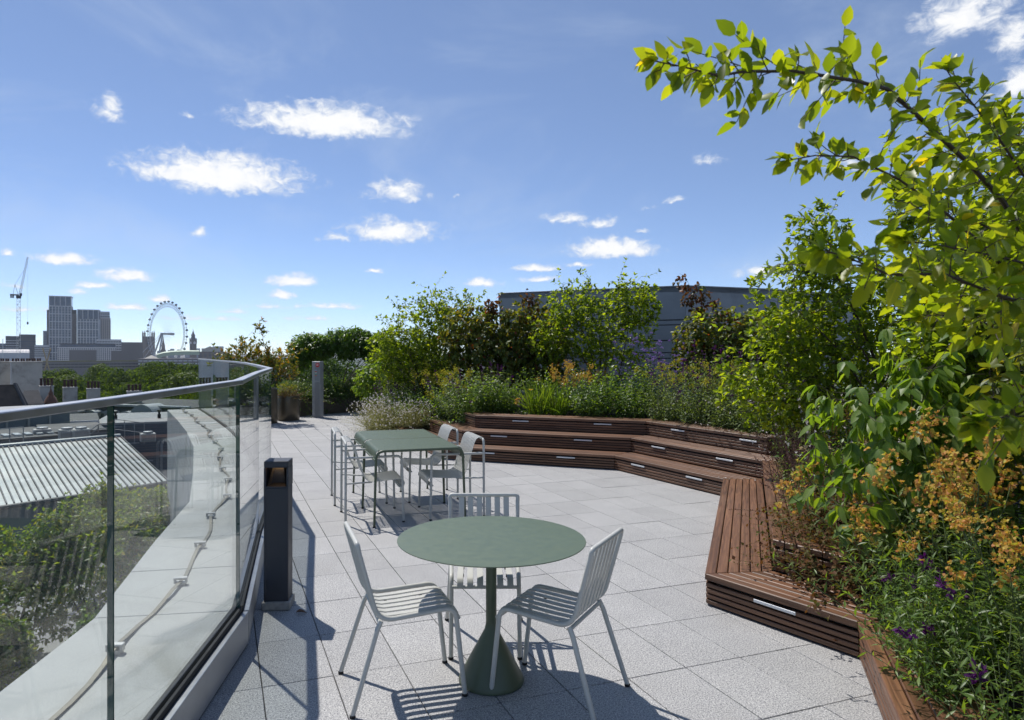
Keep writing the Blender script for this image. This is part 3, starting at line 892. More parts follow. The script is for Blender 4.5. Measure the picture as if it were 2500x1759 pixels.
# far end: bronze planters and the grey service post ------------------------------------
def drum(label, loc, r_, h):
    t = thing('round_planter', label, 'planter', loc)
    m = MB(); m.lathe([(r_ * .985, 0), (r_, .006), (r_, h - .012), (r_ - .003, h - .002), (r_ - .012, h), (r_ - .016, h - .004), (r_ - .016, h - .06)], 48, cap=False); m.build('shell', M['bronze'], t, True)
    m = MB(); m.lathe([(.001, h - .055), (r_ - .012, h - .06)], 32, cap=False); m.build('soil', M['soil'], t)
    return t
drum('round bronze planter with a low reddish plant, in front of the grey post', (-4.70, 17.47, 0), .28, .625)
drum('taller round bronze planter half hidden by the glass corner', (-5.06, 16.75, 0), .285, .845)
def trough(label, poly, h):
    c = Vector((sum(p[0] for p in poly) / len(poly), sum(p[1] for p in poly) / len(poly)))
    t = thing('trough_planter', label, 'planter', (c.x, c.y, 0))
    P = [(x - c.x, y - c.y) for x, y in poly]
    m = MB()
    n = len(P)
    for i in range(n):
        a, b = Vector(P[i]), Vector(P[(i + 1) % n]); d = (b - a).normalized(); nn = nrm(d) * .02
        m2 = MB(); m2.prism([tuple(a + d * .001), tuple(b - d * .001), tuple(b + nn - d * .021), tuple(a + nn + d * .021)], 0, h, .003); m2.build('side_panel', M['bronze'], t)
    m.prism([tuple(Vector(p) * .96) for p in P], .01, h - .05); m.build('soil', M['soil'], t)
trough('long bronze trough planter under the trailing hedge', [(-4.25, 19.12), (-3.45, 19.9), (-2.2, 20.9), (-2.6, 21.7), (-5.05, 20.05), (-4.86, 19.3)], .45)
trough('small bronze box planter to the left of the grey post', [(-5.25, 18.45), (-4.62, 18.42), (-4.45, 18.95), (-5.2, 19.15)], .45)
t = thing('service_post', 'slim silver grey post with a round red sign near its top', 'post', (-4.13, 18.28, 0), R(-14))
m = MB(); m.cbox((0, 0, .74), (.235, .20, 1.48), .008); m.build('housing', M['post'], t)
m = MB(); m.box((.035, -.101, 1.18), (.15, .006, .42)); m.build('recess', M['cladding'], t)
for k in range(7):
    m = MB(); m.cbox((-.03 + k * .0215, -.106, .48), (.011, .014, .92), .002); m.build('rib', M['post'], t)
t2 = mat('red sign'); bsdf(t2, (.55, .015, .02), .4)
M['red'] = t2.m; M['white'] = simple('white print', (.75, .75, .72), .5)
m = MB(); m.lathe([(.001, 0), (.055, 0), (.055, .014), (.05, .018), (.001, .018)], 28); o = m.build('round_sign', M['red'], t); o.location = (.045, -.103, 1.385); o.rotation_euler = (R(90), 0, 0); rsg = o; RS_INV = (Matrix.Translation((.045, -.103, 1.385)) @ Matrix.Rotation(R(90), 4, 'X')).inverted()
m = MB(); m.lathe([(.012, 0), (.022, 0), (.022, .004), (.012, .004), (.012, 0)], 20, cap=False); o = m.build('sign_ring', M['white'], t); o.location = (.055, -.1215, 1.39); o.rotation_euler = (R(90), 0, 0); o.parent = rsg; o.matrix_parent_inverse = RS_INV
m = MB(); m.box((.018, -.1225, 1.385), (.008, .002, .045)); o = m.build('sign_bar', M['white'], t); o.parent = rsg; o.matrix_parent_inverse = RS_INV
for k, cc in enumerate(((.30, .42, .60), (.55, .12, .06), (.65, .62, .55), (.12, .38, .25), (.60, .16, .10))):
    m = MB(); m.box((-.005, -.1055, 1.25 - k * .036), (.052, .002, .022)); m.build('notice', simple('notice print %d' % k, cc, .5), t)

# grey metal-clad plant room behind the bed
t = thing('plant_room', 'long grey metal-clad plant room behind the shrubs', 'building', (0, 0, 0))
PR = [(.9, 24.0), (.71, 18.9), (5.15, 16.75), (7.6, 17.65), (11.5, 20.0)]
bands = [(2.52, 3.32), (2.40, 2.505), (2.02, 2.385), (1.72, 2.005), (1.58, 1.705), (1.14, 1.565), (1.02, 1.125), (-.1, 1.005)]
core = MB()
for i in range(len(PR) - 1):
    a, b = Vector(PR[i]), Vector(PR[i + 1]); d = (b - a).normalized(); n = nrm(d); L = (b - a).length
    core.prism([tuple(a + n * .05 + d * .02), tuple(b + n * .05 - d * .02), tuple(b + n * .4 - d * .1), tuple(a + n * .4 + d * .1)], -.1, 3.3)
    for bi, (z0, z1) in enumerate(bands):
        k = max(1, round(L / (2.4 if bi in (0, 2, 5) else 3.6)))
        for s in range(k):
            p = a + d * (L * s / k + .004); q = a + d * (L * (s + 1) / k - .004)
            dep = .0 if bi in (0, 2, 5, 7) else .022
            m = MB(); m.prism([tuple(p + n * dep), tuple(q + n * dep), tuple(q + n * .045), tuple(p + n * .045)], z0 + .006, z1 - .006)
            m.build('cladding_panel', M['cladding'], t)
    m = MB(); m.prism([tuple(a - n * .03 - d * .0), tuple(b - n * .03), tuple(b + n * .45), tuple(a + n * .45)], 3.322, 3.352, .004); m.build('coping', M['cladding'], t)
core.build('wall_core', M['claddark'], t)
m = MB(); m.prism(PR + [(11.5, 24)], 3.20, 3.31); m.build('roof', M['cladding'], t)

# ================================================================== PLANTS
def fast_mesh(name, V, faces, mats, fm=None, smooth=True):
    """V (n,3) array, faces list of (k,m) index arrays"""
    me = bpy.data.meshes.new(name)
    me.vertices.add(len(V)); me.vertices.foreach_set('co', np.asarray(V, np.float32).ravel())
    loops = np.concatenate([f.ravel() for f in faces]).astype(np.int32)
    tot = np.concatenate([np.full(len(f), f.shape[1], np.int32) for f in faces])
    start = np.concatenate([[0], np.cumsum(tot)[:-1]]).astype(np.int32)
    me.loops.add(len(loops)); me.loops.foreach_set('vertex_index', loops)
    me.polygons.add(len(tot)); me.polygons.foreach_set('loop_start', start); me.polygons.foreach_set('loop_total', tot)
    for m in (mats if isinstance(mats, (list, tuple)) else [mats]): me.materials.append(m)
    if fm is not None: me.polygons.foreach_set('material_index', np.asarray(fm, np.int32))
    if smooth: me.polygons.foreach_set('use_smooth', np.ones(len(tot), bool))
    me.update(calc_edges=True); me.validate()
    return me
def unit(a):
    return a / np.maximum(1e-9, np.linalg.norm(a, axis=-1, keepdims=True))
# leaf templates: (t along, s across (-1..1), lift) rows, faces
def tpl_oval():
    ts = [0, .14, .40, .72, 1.0]; w = [0, .62, 1.0, .70, 0]
    V = [(t, 0, -.0) for t in ts] + [(t, -ww, 1) for t, ww in zip(ts[1:4], w[1:4])] + [(t, ww, 1) for t, ww in zip(ts[1:4], w[1:4])]
    q = [(1, 5, 6, 2), (2, 6, 7, 3), (1, 2, 9, 8), (2, 3, 10, 9)]; tr = [(0, 5, 1), (3, 7, 4), (0, 1, 8), (3, 4, 10)]
    return np.array(V, float), np.array(q), np.array(tr)
def tpl_dia():
    V = [(0, 0, 0), (.45, -1, 1), (1, 0, 0), (.45, 1, 1), (.45, 0, 0)]
    return np.array(V, float), None, np.array([(0, 1, 4), (1, 2, 4), (4, 2, 3), (0, 4, 3)])
def tpl_flat():
    V = [(0, 0, 0), (.5, -1, .3), (1, 0, 0), (.5, 1, .3)]
    return np.array(V, float), np.array([(0, 1, 2, 3)]), None
TPL = {'oval': tpl_oval(), 'dia': tpl_dia(), 'flat': tpl_flat()}
def leaf_arrays(P, D, N, L, W, kind='dia', fold=.35, droop=.15):
    T, q, tr = TPL[kind]
    D = unit(D); S = unit(np.cross(D, N)); N = np.cross(S, D)
    n, k = len(P), len(T)
    t, s, l = T[:, 0], T[:, 1], T[:, 2]
    L = np.asarray(L).reshape(-1, 1, 1); W = np.asarray(W).reshape(-1, 1, 1) * .5
    V = P[:, None, :] + D[:, None, :] * (t[None, :, None] * L) + S[:, None, :] * (s[None, :, None] * W) \
        + N[:, None, :] * (np.abs(s)[None, :, None] * W * fold - (t[None, :, None] ** 2) * L * droop)
    V = V.reshape(-1, 3); o = (np.arange(n) * k)[:, None, None]
    F = []
    if q is not None: F.append((q[None] + o).reshape(-1, 4))
    if tr is not None: F.append((tr[None] + o).reshape(-1, 3))
    return V, F
def merge(parts):
    """parts: list of (V, F, material index) -> V, faces, fm"""
    Vs = []; Fs = {}; fm = {}; o = 0
    for V, F, mi in parts:
        Vs.append(V)
        for f in F:
            k = f.shape[1]; Fs.setdefault(k, []).append(f + o); fm.setdefault(k, []).append(np.full(len(f), mi))
        o += len(V)
    ks = sorted(Fs)
    return np.concatenate(Vs), [np.concatenate(Fs[k]) for k in ks], np.concatenate([np.concatenate(fm[k]) for k in ks])
def tubes_mesh(name, lines, mat_, n=5):
    m = MB()
    for P, r in lines: m.tube(P, r, n)
    return m.mesh(name, mat_, True)
def curve(p0, p1, bend, rng, n=6, sag=0.0):
    """gently wavering polyline"""
    p0 = np.array(p0, float); p1 = np.array(p1, float); L = np.linalg.norm(p1 - p0)
    t = np.linspace(0, 1, n)[:, None]
    b = rng.normal(0, 1, 3) * L * bend; b2 = rng.normal(0, 1, 3) * L * bend * .4
    P = p0 + (p1 - p0) * t + b * (t * (1 - t)) * 2 + b2 * np.sin(t * 2 * np.pi) * .5
    P[:, 2] += -sag * L * (t[:, 0] ** 2 - t[:, 0])
    return P
DENS = 2.9
SCALE_NEXT = 1.0
def shrub(name, label, cat, loc, stems, env, ntip, leaf, seed, lmat, smat='bark', shoots=0, group=None, base_r=.022, bare=.0, tuft=4, leaf_parts=None, crown='crown', spread=.10, up=.0, rand=.5, veins=None):
    """multi-stem shrub filling ellipsoids env [(cx,cy,cz,rx,ry,rz,weight)] in local metres.
    leaf = (length, width, kind, droop, per twig)"""
    rng = np.random.default_rng(seed); ntip = int(ntip * DENS)
    t = thing(name, label, cat, loc, 0.0, group)
    global SCALE_NEXT
    t.scale = (SCALE_NEXT,) * 3; SCALE_NEXT = 1.0
    env = np.array(env, float); wts = env[:, 6] / env[:, 6].sum()
    def sample(n, shell=.5):
        k = rng.choice(len(env), n, p=wts); d = unit(rng.normal(0, 1, (n, 3))); r = rng.uniform(0, 1, n) ** shell
        return env[k, :3] + d * env[k, 3:6] * r[:, None]
    lines = []; nodes = []; nr = []
    tips = sample(stems, .7)
    for i in range(stems):
        a = rng.uniform(0, 2 * np.pi); b = np.array([np.cos(a) * spread, np.sin(a) * spread, -.05]) * rng.uniform(.2, 1)
        P = curve(b, tips[i], .07, rng, 9, sag=.25)
        r0 = base_r * rng.uniform(.6, 1.1); r = [r0 * (1 - .85 * k / 8) for k in range(9)]
        lines.append((P, r))
        for k in range(2, 9): nodes.append(P[k]); nr.append(r[k])
    nodes = np.array(nodes); nr = np.array(nr)
    # second order branches
    for p in sample(max(4, ntip // 6), .6):
        dd = np.linalg.norm(nodes - p, axis=1) + np.maximum(0, nodes[:, 2] - p[2]) * 2.0
        k = dd.argmin()
        P = curve(nodes[k], p, .10, rng, 6, sag=.12)
        r0 = min(nr[k] * .7, .010); r = [max(.0016, r0 * (1 - .8 * q / 5)) for q in range(6)]
        lines.append((P, r)); nodes = np.concatenate([nodes, P[2:]]); nr = np.concatenate([nr, r[2:]])
    LP, LD = [], []
    T = sample(ntip, .42)
    if shoots:
        s = sample(shoots, .1); c = env[:, :3].mean(0)
        s[:, 2] = np.maximum(s[:, 2], c[2]); s = s + unit(s - c * [1, 1, .6]) * rng.uniform(.08, .30, (shoots, 1)) + [0, 0, .08]
        T = np.concatenate([T, s])
    Ll, Lw, kind, droop, per = leaf
    for p in T:
        dd = np.linalg.norm(nodes - p, axis=1) + np.maximum(0, nodes[:, 2] - p[2]) * 1.5
        k = dd.argmin(); L = np.linalg.norm(p - nodes[k])
        if L < .03: continue
        P = curve(nodes[k], p, .10, rng, 5, sag=.05)
        lines.append((P, [.0026, .0022, .0018, .0014, .0010]))
        m = max(3, int(per * (L / .30) ** .7)); tt = np.linspace(max(.12, bare), 1, m)
        seg = P[4] - P[0]; d = seg / np.linalg.norm(seg)
        sd = np.cross(d, [0, 0, 1]); sd = sd / max(1e-6, np.linalg.norm(sd)); uu = np.cross(sd, d)
        ph = rng.uniform(0, 6.28)
        f = tt * 4; k0 = np.minimum(3, f.astype(int)); w = (f - k0)[:, None]
        b = P[k0] * (1 - w) + P[k0 + 1] * w
        a = (ph + np.arange(m) * 2.4)[:, None]
        LP.extend(b); LD.extend(d * .55 + (sd * np.cos(a) + uu * np.sin(a)) * .85)
        for q in range(tuft):
            a = ph + q * 6.28 / max(1, tuft); LP.append(P[4]); LD.append(d * .8 + (sd * np.cos(a) + uu * np.sin(a)) * .6)
    LP = np.array(LP); LD = unit(np.array(LD)); n = len(LP)
    LD = LD + np.array([0, 0, -droop]) + rng.normal(0, .22, (n, 3)); LD = unit(LD)
    N = np.array([0, 0, 1.0]) + rng.normal(0, rand, (n, 3)); N[:, 2] += up
    # leaves drooping straight down still need a normal that is not along them
    N = N + unit(LP - env[:, :3].mean(0)) * .5 * droop
    sz = rng.uniform(.68, 1.18, n)
    obj('stems', tubes_mesh('stems', lines, M[smat]), t)
    keep = np.arange(n)
    if leaf_parts:
        # the leaves that show largest are single objects, sharing a handful of meshes
        cams = np.array(loc) + LP; dist = np.linalg.norm(cams - np.array([0, 0, EYE]), axis=1)
        score = dist / (sz * Ll) + 60 * (np.abs(cams[:, 0] - .15 * cams[:, 1]) > .92 * .72 * cams[:, 1] + 0.05)
        near = np.argsort(score)[:leaf_parts]
        keep = np.setdiff1d(keep, near)
        shapes = []
        for q in range(6):
            V, F = leaf_arrays(np.zeros((1, 3)), np.array([[1.0, 0, 0]]), np.array([[0, 0, 1.0]]), [1.0], [Lw / Ll * (.85 + .07 * q)], kind, .15 + .07 * q, .04 + .05 * q)
            V2, F2, fm = merge([(V, F, 0)]); shapes.append(fast_mesh('leaf', V2, F2, M[veins or lmat]))
        for i in near:
            o = obj('leaf', shapes[int(rng.integers(6))], t)
            x = Vector(LD[i]); z = Vector(N[i]); y = z.cross(x).normalized(); z = x.cross(y)
            s = float(sz[i] * Ll)
            o.matrix_basis = Matrix.Translation(Vector(LP[i])) @ Matrix((x, y, z)).transposed().to_4x4() @ Matrix.Scale(s, 4)
    V, F = leaf_arrays(LP[keep], LD[keep], N[keep], sz[keep] * Ll, sz[keep] * Lw * rng.uniform(.85, 1.1, len(keep)), kind, .35, .18)
    V, F, fm = merge([(V, F, 0)])
    tag(obj(crown, fast_mesh(crown, V, F, M[lmat]), t), kind='stuff')
    return t

M['lf_amel'] = m_leaf('serviceberry leaf', [(.058, .100, .016), (.088, .145, .020), (.125, .19, .026), (.18, .235, .030)], .54, (3.7, 3.1, .5), .38, .4)
M['lf_near'] = m_leaf('near serviceberry leaf', [(.062, .103, .014), (.085, .132, .016), (.11, .157, .018), (.15, .185, .022)], .58, (4.3, 3.6, .55), .36, .4, accent=((.26, .22, .02), .02))
M['lf_dog'] = m_leaf('dogwood leaf', [(.048, .080, .016), (.070, .112, .02), (.098, .14, .024), (.14, .14, .028)], .42, (3.8, 2.7, .7), .45, .35, accent=((.17, .055, .022), .025))
M['lf_dogred'] = m_leaf('reddened dogwood leaf', [(.055, .060, .014), (.085, .060, .018), (.12, .045, .020), (.11, .075, .020)], .40, (2.2, 1.3, .7), .45, .35)
M['lf_big'] = m_leaf('ribbed green leaf', [(.080, .145, .028), (.10, .175, .032), (.12, .195, .036), (.145, .21, .038)], .45, (3.3, 2.9, .6), .45, .4)
M['lf_big_v'] = m_leaf('veined ribbed leaf', [(.080, .145, .028), (.10, .175, .032), (.12, .195, .036), (.145, .21, .038)], .45, (3.3, 2.9, .6), .45, .4, veins=.45)
M['lf_near_v'] = m_leaf('veined near leaf', [(.066, .108, .014), (.088, .136, .016), (.115, .16, .018), (.155, .19, .022)], .58, (4.3, 3.6, .55), .36, .4, accent=((.26, .22, .02), .03), veins=.25)
M['lf_mag'] = m_leaf('orange tinted leaf', [(.050, .085, .016), (.075, .11, .018), (.11, .125, .016), (.24, .14, .014)], .42, (3.0, 2.2, .5), .30, .5)
M['lf_dark'] = m_leaf('dark green leaf', [(.038, .085, .018), (.058, .118, .022), (.085, .15, .028)], .42, (3.6, 3.1, .6), .38, .45)
M['lf_ivy'] = m_leaf('trailing leaf', [(.032, .065, .015), (.05, .092, .018), (.075, .115, .02)], .42, (3.6, 3.1, .6), .42, .4, accent=((.35, .33, .28), .02))
M['lf_hedge'] = m_leaf('lime hedge leaf', [(.14, .20, .02), (.19, .26, .03), (.24, .30, .04)], .4, (1.8, 1.7, .5), .45, .35)
M['lf_lower'] = m_leaf('lower terrace leaf', [(.055, .10, .018), (.08, .14, .022), (.12, .18, .028), (.17, .16, .026)], .45, (3.5, 3.0, .6), .42, .35)

# --- big shrubs in the beds (local coordinates from the base point) -----------------------
SCALE_NEXT = 1.10
shrub('serviceberry_shrub', 'tall airy serviceberry at the left end of the shrub row', 'shrub', (-.78, 14.9, .3), 10,
      [(-.35, 0, 1.55, .85, .6, .85, 1), (.30, .1, 1.75, .85, .6, .85, 1), (-.85, 0, 1.2, .55, .45, .65, .55), (-.1, 0, 1.0, 1.0, .6, .5, .6)], 620, (.066, .037, 'oval', .1, 7), 31, 'lf_amel', shoots=60, base_r=.02)
SCALE_NEXT = 1.12
shrub('dogwood_shrub', 'dense dark dogwood with reddening upper leaves in front of the grey wall', 'shrub', (.48, 14.15, .58), 9,
      [(.05, 0, 1.15, .78, .6, .68, 1), (.60, 0, 1.2, .75, .55, .82, 1), (-.5, .1, 1.25, .62, .5, .7, .8), (.80, -.1, .7, .5, .45, .55, .5), (-.1, 0, .6, .9, .5, .4, .5)], 640, (.090, .052, 'oval', .9, 6), 32, 'lf_dog', shoots=20, base_r=.018, tuft=3)
SCALE_NEXT = 1.14
shrub('dogwood_shrub', 'slim upright dogwood shoots with rusty red leaves above the dark dogwood', 'shrub', (1.0, 14.0, .58), 4,
      [(.12, 0, 1.80, .16, .16, .42, 1), (-.55, .1, 1.80, .14, .14, .30, .6)], 22, (.072, .050, 'oval', .8, 5), 33, 'lf_dogred', base_r=.010, tuft=2)
SCALE_NEXT = 1.17
shrub('serviceberry_shrub', 'broad serviceberry with thin crooked stems against the middle of the grey wall', 'shrub', (2.52, 13.5, .58), 8,
      [(0, 0, 1.30, 1.0, .6, .62, 1), (-.40, 0, 1.75, .55, .4, .46, .6), (.50, 0, 1.80, .50, .4, .48, .6), (-.85, 0, 1.15, .45, .4, .45, .5), (.1, 0, .8, .8, .5, .4, .4)], 400, (.068, .038, 'oval', .1, 7), 34, 'lf_amel', shoots=46, base_r=.020)
SCALE_NEXT = 1.14
shrub('dogwood_shrub', 'rounded dogwood with a red-leaved leader to the right of the lilac flowers', 'shrub', (4.55, 12.5, .58), 8,
      [(0, 0, 1.15, .85, .6, .65, 1), (.45, 0, .9, .8, .55, .6, .8), (-.35, 0, .8, .5, .45, .5, .5), (1.0, .1, 1.2, .8, .6, .6, .8)], 640, (.085, .050, 'oval', .8, 6), 35, 'lf_dog', shoots=14, base_r=.016, tuft=3)
SCALE_NEXT = 1.18
shrub('dogwood_shrub', 'single leaning dogwood shoot with dark red leaves at the skyline', 'shrub', (4.32, 12.4, .58), 3,
      [(-.28, 0, 1.80, .26, .15, .22, 1), (-.50, 0, 2.05, .10, .1, .14, .35), (.0, 0, 1.6, .3, .2, .2, .5)], 20, (.068, .048, 'oval', .7, 6), 36, 'lf_dogred', base_r=.010, tuft=2)
shrub('serviceberry_tree', 'large multi-stemmed serviceberry leaning over the bed at the right', 'tree', (4.55, 7.1, .45), 12,
      [(-1.05, 0, 1.70, .72, .6, .78, 1), (-.45, .2, 1.50, .85, .7, .9, 1), (.3, .1, 1.45, .9, .8, 1.0, 1), (-1.05, -.1, 2.35, .34, .3, .46, .35), (-1.35, .0, 1.0, .75, .5, .55, .9), (-.3, 0, .7, 1.0, .6, .45, .6)], 720, (.070, .039, 'oval', .15, 7), 37, 'lf_amel', shoots=50, base_r=.028)
shrub('serviceberry_tree', 'serviceberry stem with a thin bare leader rising behind the right-hand foliage', 'tree', (4.9, 6.6, .4), 6,
      [(-.80, 0, 2.70, .15, .15, .42, .25), (-.1, 0, 2.1, .42, .35, .6, .6), (.5, -.2, 2.2, .7, .5, .8, 1), (.9, -.6, 1.2, .9, .7, 1.0, 1)], 480, (.070, .039, 'oval', .15, 7), 38, 'lf_amel', shoots=20, base_r=.022)
shrub('serviceberry_tree', 'serviceberry filling the right edge behind the nearest branches', 'tree', (3.75, 4.55, .35), 8,
      [(-.35, 0, 1.75, .55, .45, .55, 1), (.0, 0, 2.25, .62, .5, .62, 1), (.35, .1, 1.5, .6, .5, .7, 1), (-.65, 0, 1.35, .40, .4, .35, .6)], 430, (.066, .037, 'oval', .1, 7), 45, 'lf_amel', shoots=30, base_r=.020)
shrub('dogwood_tree', 'dogwood with pink-edged leaves rising at the right edge of the picture', 'tree', (3.15, 3.55, .3), 6,
      [(.0, 0, 1.45, .40, .4, .65, 1), (.15, .1, 2.2, .28, .3, .42, .6), (-.15, 0, 1.05, .35, .35, .4, .6)], 100, (.085, .048, 'oval', .8, 5), 39, 'lf_dog', base_r=.015, leaf_parts=120, shoots=6)
shrub('viburnum_shrub', 'large shrub with drooping pairs of ribbed bright green leaves', 'shrub', (2.98, 4.35, .32), 9,
      [(-.35, -.1, 1.0, .55, .5, .42, 1), (.15, -.1, 1.05, .6, .5, .5, 1), (-.55, -.2, .62, .42, .4, .35, .8), (.1, -.3, .7, .6, .45, .45, .8)], 130, (.118, .056, 'oval', 1.25, 4.2), 40, 'lf_big', base_r=.014, leaf_parts=290, tuft=3, shoots=8, rand=.35, veins='lf_big_v')
shrub('viburnum_shrub', 'drooping pale green shrub beside the far planters, left of the serviceberry', 'shrub', (-1.95, 17.0, .25), 7,
      [(.0, 0, 1.0, .85, .6, .6, 1), (-.55, 0, .75, .5, .45, .5, .8), (.65, 0, 1.1, .7, .5, .6, .7), (0, 0, .5, .8, .5, .4, .5)], 330, (.11, .05, 'oval', 1.0, 5), 41, 'lf_big', base_r=.014, tuft=3)
shrub('snakebark_tree', 'small spreading tree with bare curved stems above the bronze trough', 'tree', (-3.9, 20.1, .4), 8,
      [(-.80, 0, 1.50, .72, .5, .42, 1), (.25, 0, 1.60, .90, .5, .48, 1.2), (1.15, .2, 1.45, .60, .5, .48, .9), (-1.15, 0, 1.15, .3, .4, .35, .4)], 900, (.13, .042, 'oval', .8, 6), 42, 'lf_dark', base_r=.026, tuft=3)
shrub('dark_evergreen', 'dark leafy evergreen behind the trough at the end of the terrace', 'shrub', (-2.3, 20.3, .4), 7,
      [(0, 0, .9, .85, .5, .8, 1), (.8, 0, .9, .8, .5, .95, 1), (-.5, .2, .6, .6, .5, .5, .6)], 620, (.10, .045, 'oval', .4, 6), 43, 'lf_dark', base_r=.016)
shrub('magnolia_tree', 'small upright tree with orange tinted leaves in the tall round planter', 'tree', (-5.06, 16.75, .78), 6,
      [(-.45, .1, .95, .60, .5, .36, 1), (.2, 0, .72, .62, .5, .32, 1), (-.12, 0, 1.50, .13, .13, .26, .22), (-.95, 0, .65, .4, .4, .35, .6), (.55, 0, .45, .35, .4, .3, .4)], 110, (.100, .040, 'oval', -.2, 5), 44, 'lf_mag', base_r=.014, tuft=4, shoots=10)

# --- near serviceberry: branches reach in from the right, close to the camera ---------------
def near_tree():
    rng = np.random.default_rng(77)
    base = np.array([2.55, 2.25, .25])
    t = thing('serviceberry_tree', 'nearest serviceberry, its leafy branches arching in from the right over the sky', 'tree', tuple(base))
    # branch points: direction (survey grid) and distance
    B = [
        [(2560, 640, 2.25), (2500, 579, 2.15), (2449, 492, 2.10), (2371, 405, 2.05), (2240, 283, 1.98), (2166, 218, 1.93), (2088, 198, 1.88), (1935, 174, 1.82), (1809, 176, 1.76), (1757, 186, 1.73), (1665, 163, 1.70), (1600, 150, 1.68)],
        [(2560, 740, 2.2), (2454, 658, 2.12), (2393, 592, 2.08), (2306, 518, 2.02), (2197, 440, 1.97), (2083, 383, 1.92), (1990, 380, 1.88), (1925, 392, 1.86)],
        [(2570, 800, 1.9), (2500, 741, 1.8), (2432, 719, 1.74), (2302, 669, 1.64), (2171, 671, 1.58), (2127, 652, 1.55), (2049, 622, 1.52), (2010, 612, 1.5)],
        [(2560, 520, 2.3), (2500, 430, 2.25), (2440, 340, 2.2), (2380, 260, 2.15), (2330, 200, 2.1), (2310, 170, 2.1)],
        [(2580, 1010, 1.75), (2520, 1015, 1.62), (2440, 1020, 1.55), (2390, 1030, 1.5)],
        [(2560, 420, 2.5), (2480, 330, 2.45), (2440, 290, 2.4)],
        [(2560, 660, 2.5), (2420, 560, 2.45), (2300, 500, 2.4), (2230, 470, 2.35)],
        [(2560, 850, 2.3), (2440, 800, 2.25), (2330, 770, 2.2), (2250, 770, 2.15)],
        [(2580, 560, 2.6), (2470, 470, 2.55), (2380, 400, 2.5), (2300, 370, 2.45)], [(2580, 700, 2.1), (2490, 640, 2.05), (2400, 620, 2.0), (2300, 600, 1.95), (2210, 590, 1.9)],
        [(2580, 480, 2.4), (2500, 380, 2.35), (2450, 270, 2.3)], [(2590, 760, 2.5), (2480, 700, 2.45), (2380, 720, 2.4), (2290, 730, 2.35)],
    ]
    W = []
    for b in B:
        P = np.array([tuple(px(x, y, d)) for x, y, d in b]); W.append(P)
    lines = []; LP = []; LD = []; SZ = []
    for bi, P in enumerate(W):
        foot = base + rng.normal(0, .05, 3) * [1, 1, 0]
        # limb from the foot up to where the branch enters
        limb = curve(foot, P[0], .05, rng, 6, sag=.35)
        Q = np.concatenate([limb[:-1], P]); n = len(Q)
        r0 = (.0125, .010, .009, .009, .006, .009, .010, .010, .010, .009, .010, .010)[bi]
        r = [max(.0016, r0 * (1 - .88 * k / (n - 1))) for k in range(n)]
        lines.append((Q - base, r))
        # smooth resample for side twigs
        seg = np.linalg.norm(np.diff(P, axis=0), axis=1); cum = np.concatenate([[0], np.cumsum(seg)])
        L = cum[-1]; step = .019
        for q, s in enumerate(np.arange(.02, L + .001, step)):
            p = np.array([np.interp(s, cum, P[:, a]) for a in range(3)])
            e = np.array([np.interp(min(L, s + .02), cum, P[:, a]) for a in range(3)]) - np.array([np.interp(max(0, s - .02), cum, P[:, a]) for a in range(3)])
            d = e / np.linalg.norm(e)
            sd = unit(np.cross(d, [0, 0, 1.0])); uu = np.cross(sd, d)
            a = q * 2.4 + rng.uniform(-.4, .4)
            tw = d * rng.uniform(.3, .8) + (sd * np.cos(a) + uu * np.sin(a)) * .8
            tl = rng.uniform(.025, .085) if rng.uniform() < .75 else rng.uniform(.10, .20)
            if s > L - .10: tl = .03
            tip = p + unit(tw) * tl
            lines.append((np.array([p, (p + tip) / 2 + rng.normal(0, .004, 3), tip]) - base, [.0018, .0014, .0010]))
            m = 2 + int(tl / .030)
            for j in range(m):
                u = (j + 1) / m; c = p + (tip - p) * u; aa = rng.uniform(0, 6.28)
                LP.append(c); LD.append(unit(tw) * .7 + (sd * np.cos(aa) + uu * np.sin(aa)) * .8 + [0, 0, -.12]); SZ.append(rng.uniform(.75, 1.2))
        for j in range(6):
            aa = j * 1.05; LP.append(P[-1]); LD.append(d * .9 + (sd * np.cos(aa) + uu * np.sin(aa)) * .7); SZ.append(rng.uniform(.8, 1.15))
    LP = np.array(LP); LD = unit(np.array(LD)); SZ = np.array(SZ); n = len(LP)
    N = np.array([0, 0, 1.0]) + rng.normal(0, .55, (n, 3))
    obj('branches', tubes_mesh('branches', lines, M['twig'], 7), t)
    shapes = []
    for q in range(8):
        V, F = leaf_arrays(np.zeros((1, 3)), np.array([[1.0, 0, 0]]), np.array([[0, 0, 1.0]]), [1.0], [.42 + .025 * q], 'oval', .05 + .06 * q, .02 + .05 * (q % 5))
        V2, F2, fm = merge([(V, F, 0)]); shapes.append(fast_mesh('leaf', V2, F2, M['lf_near_v']))
    vis = (LP[:, 0] / LP[:, 1] < .815); order = np.argsort(~vis, kind='stable')
    rng.shuffle(order[:int(vis.sum())])
    for i in order[:300]:
        o = obj('leaf', shapes[int(rng.integers(8))], t)
        x = Vector(LD[i]); z = Vector(N[i]); y = z.cross(x).normalized(); z = x.cross(y)
        o.matrix_basis = Matrix.Translation(Vector(LP[i] - base)) @ Matrix((x, y, z)).transposed().to_4x4() @ Matrix.Scale(float(SZ[i]) * .056, 4)
    k = order[300:]
    V, F = leaf_arrays(LP[k] - base, LD[k], N[k], SZ[k] * .056, SZ[k] * .031, 'oval', .25, .12)
    V, F, fm = merge([(V, F, 0)])
    tag(obj('crown', fast_mesh('crown', V, F, M['lf_near']), t), kind='stuff')
near_tree()

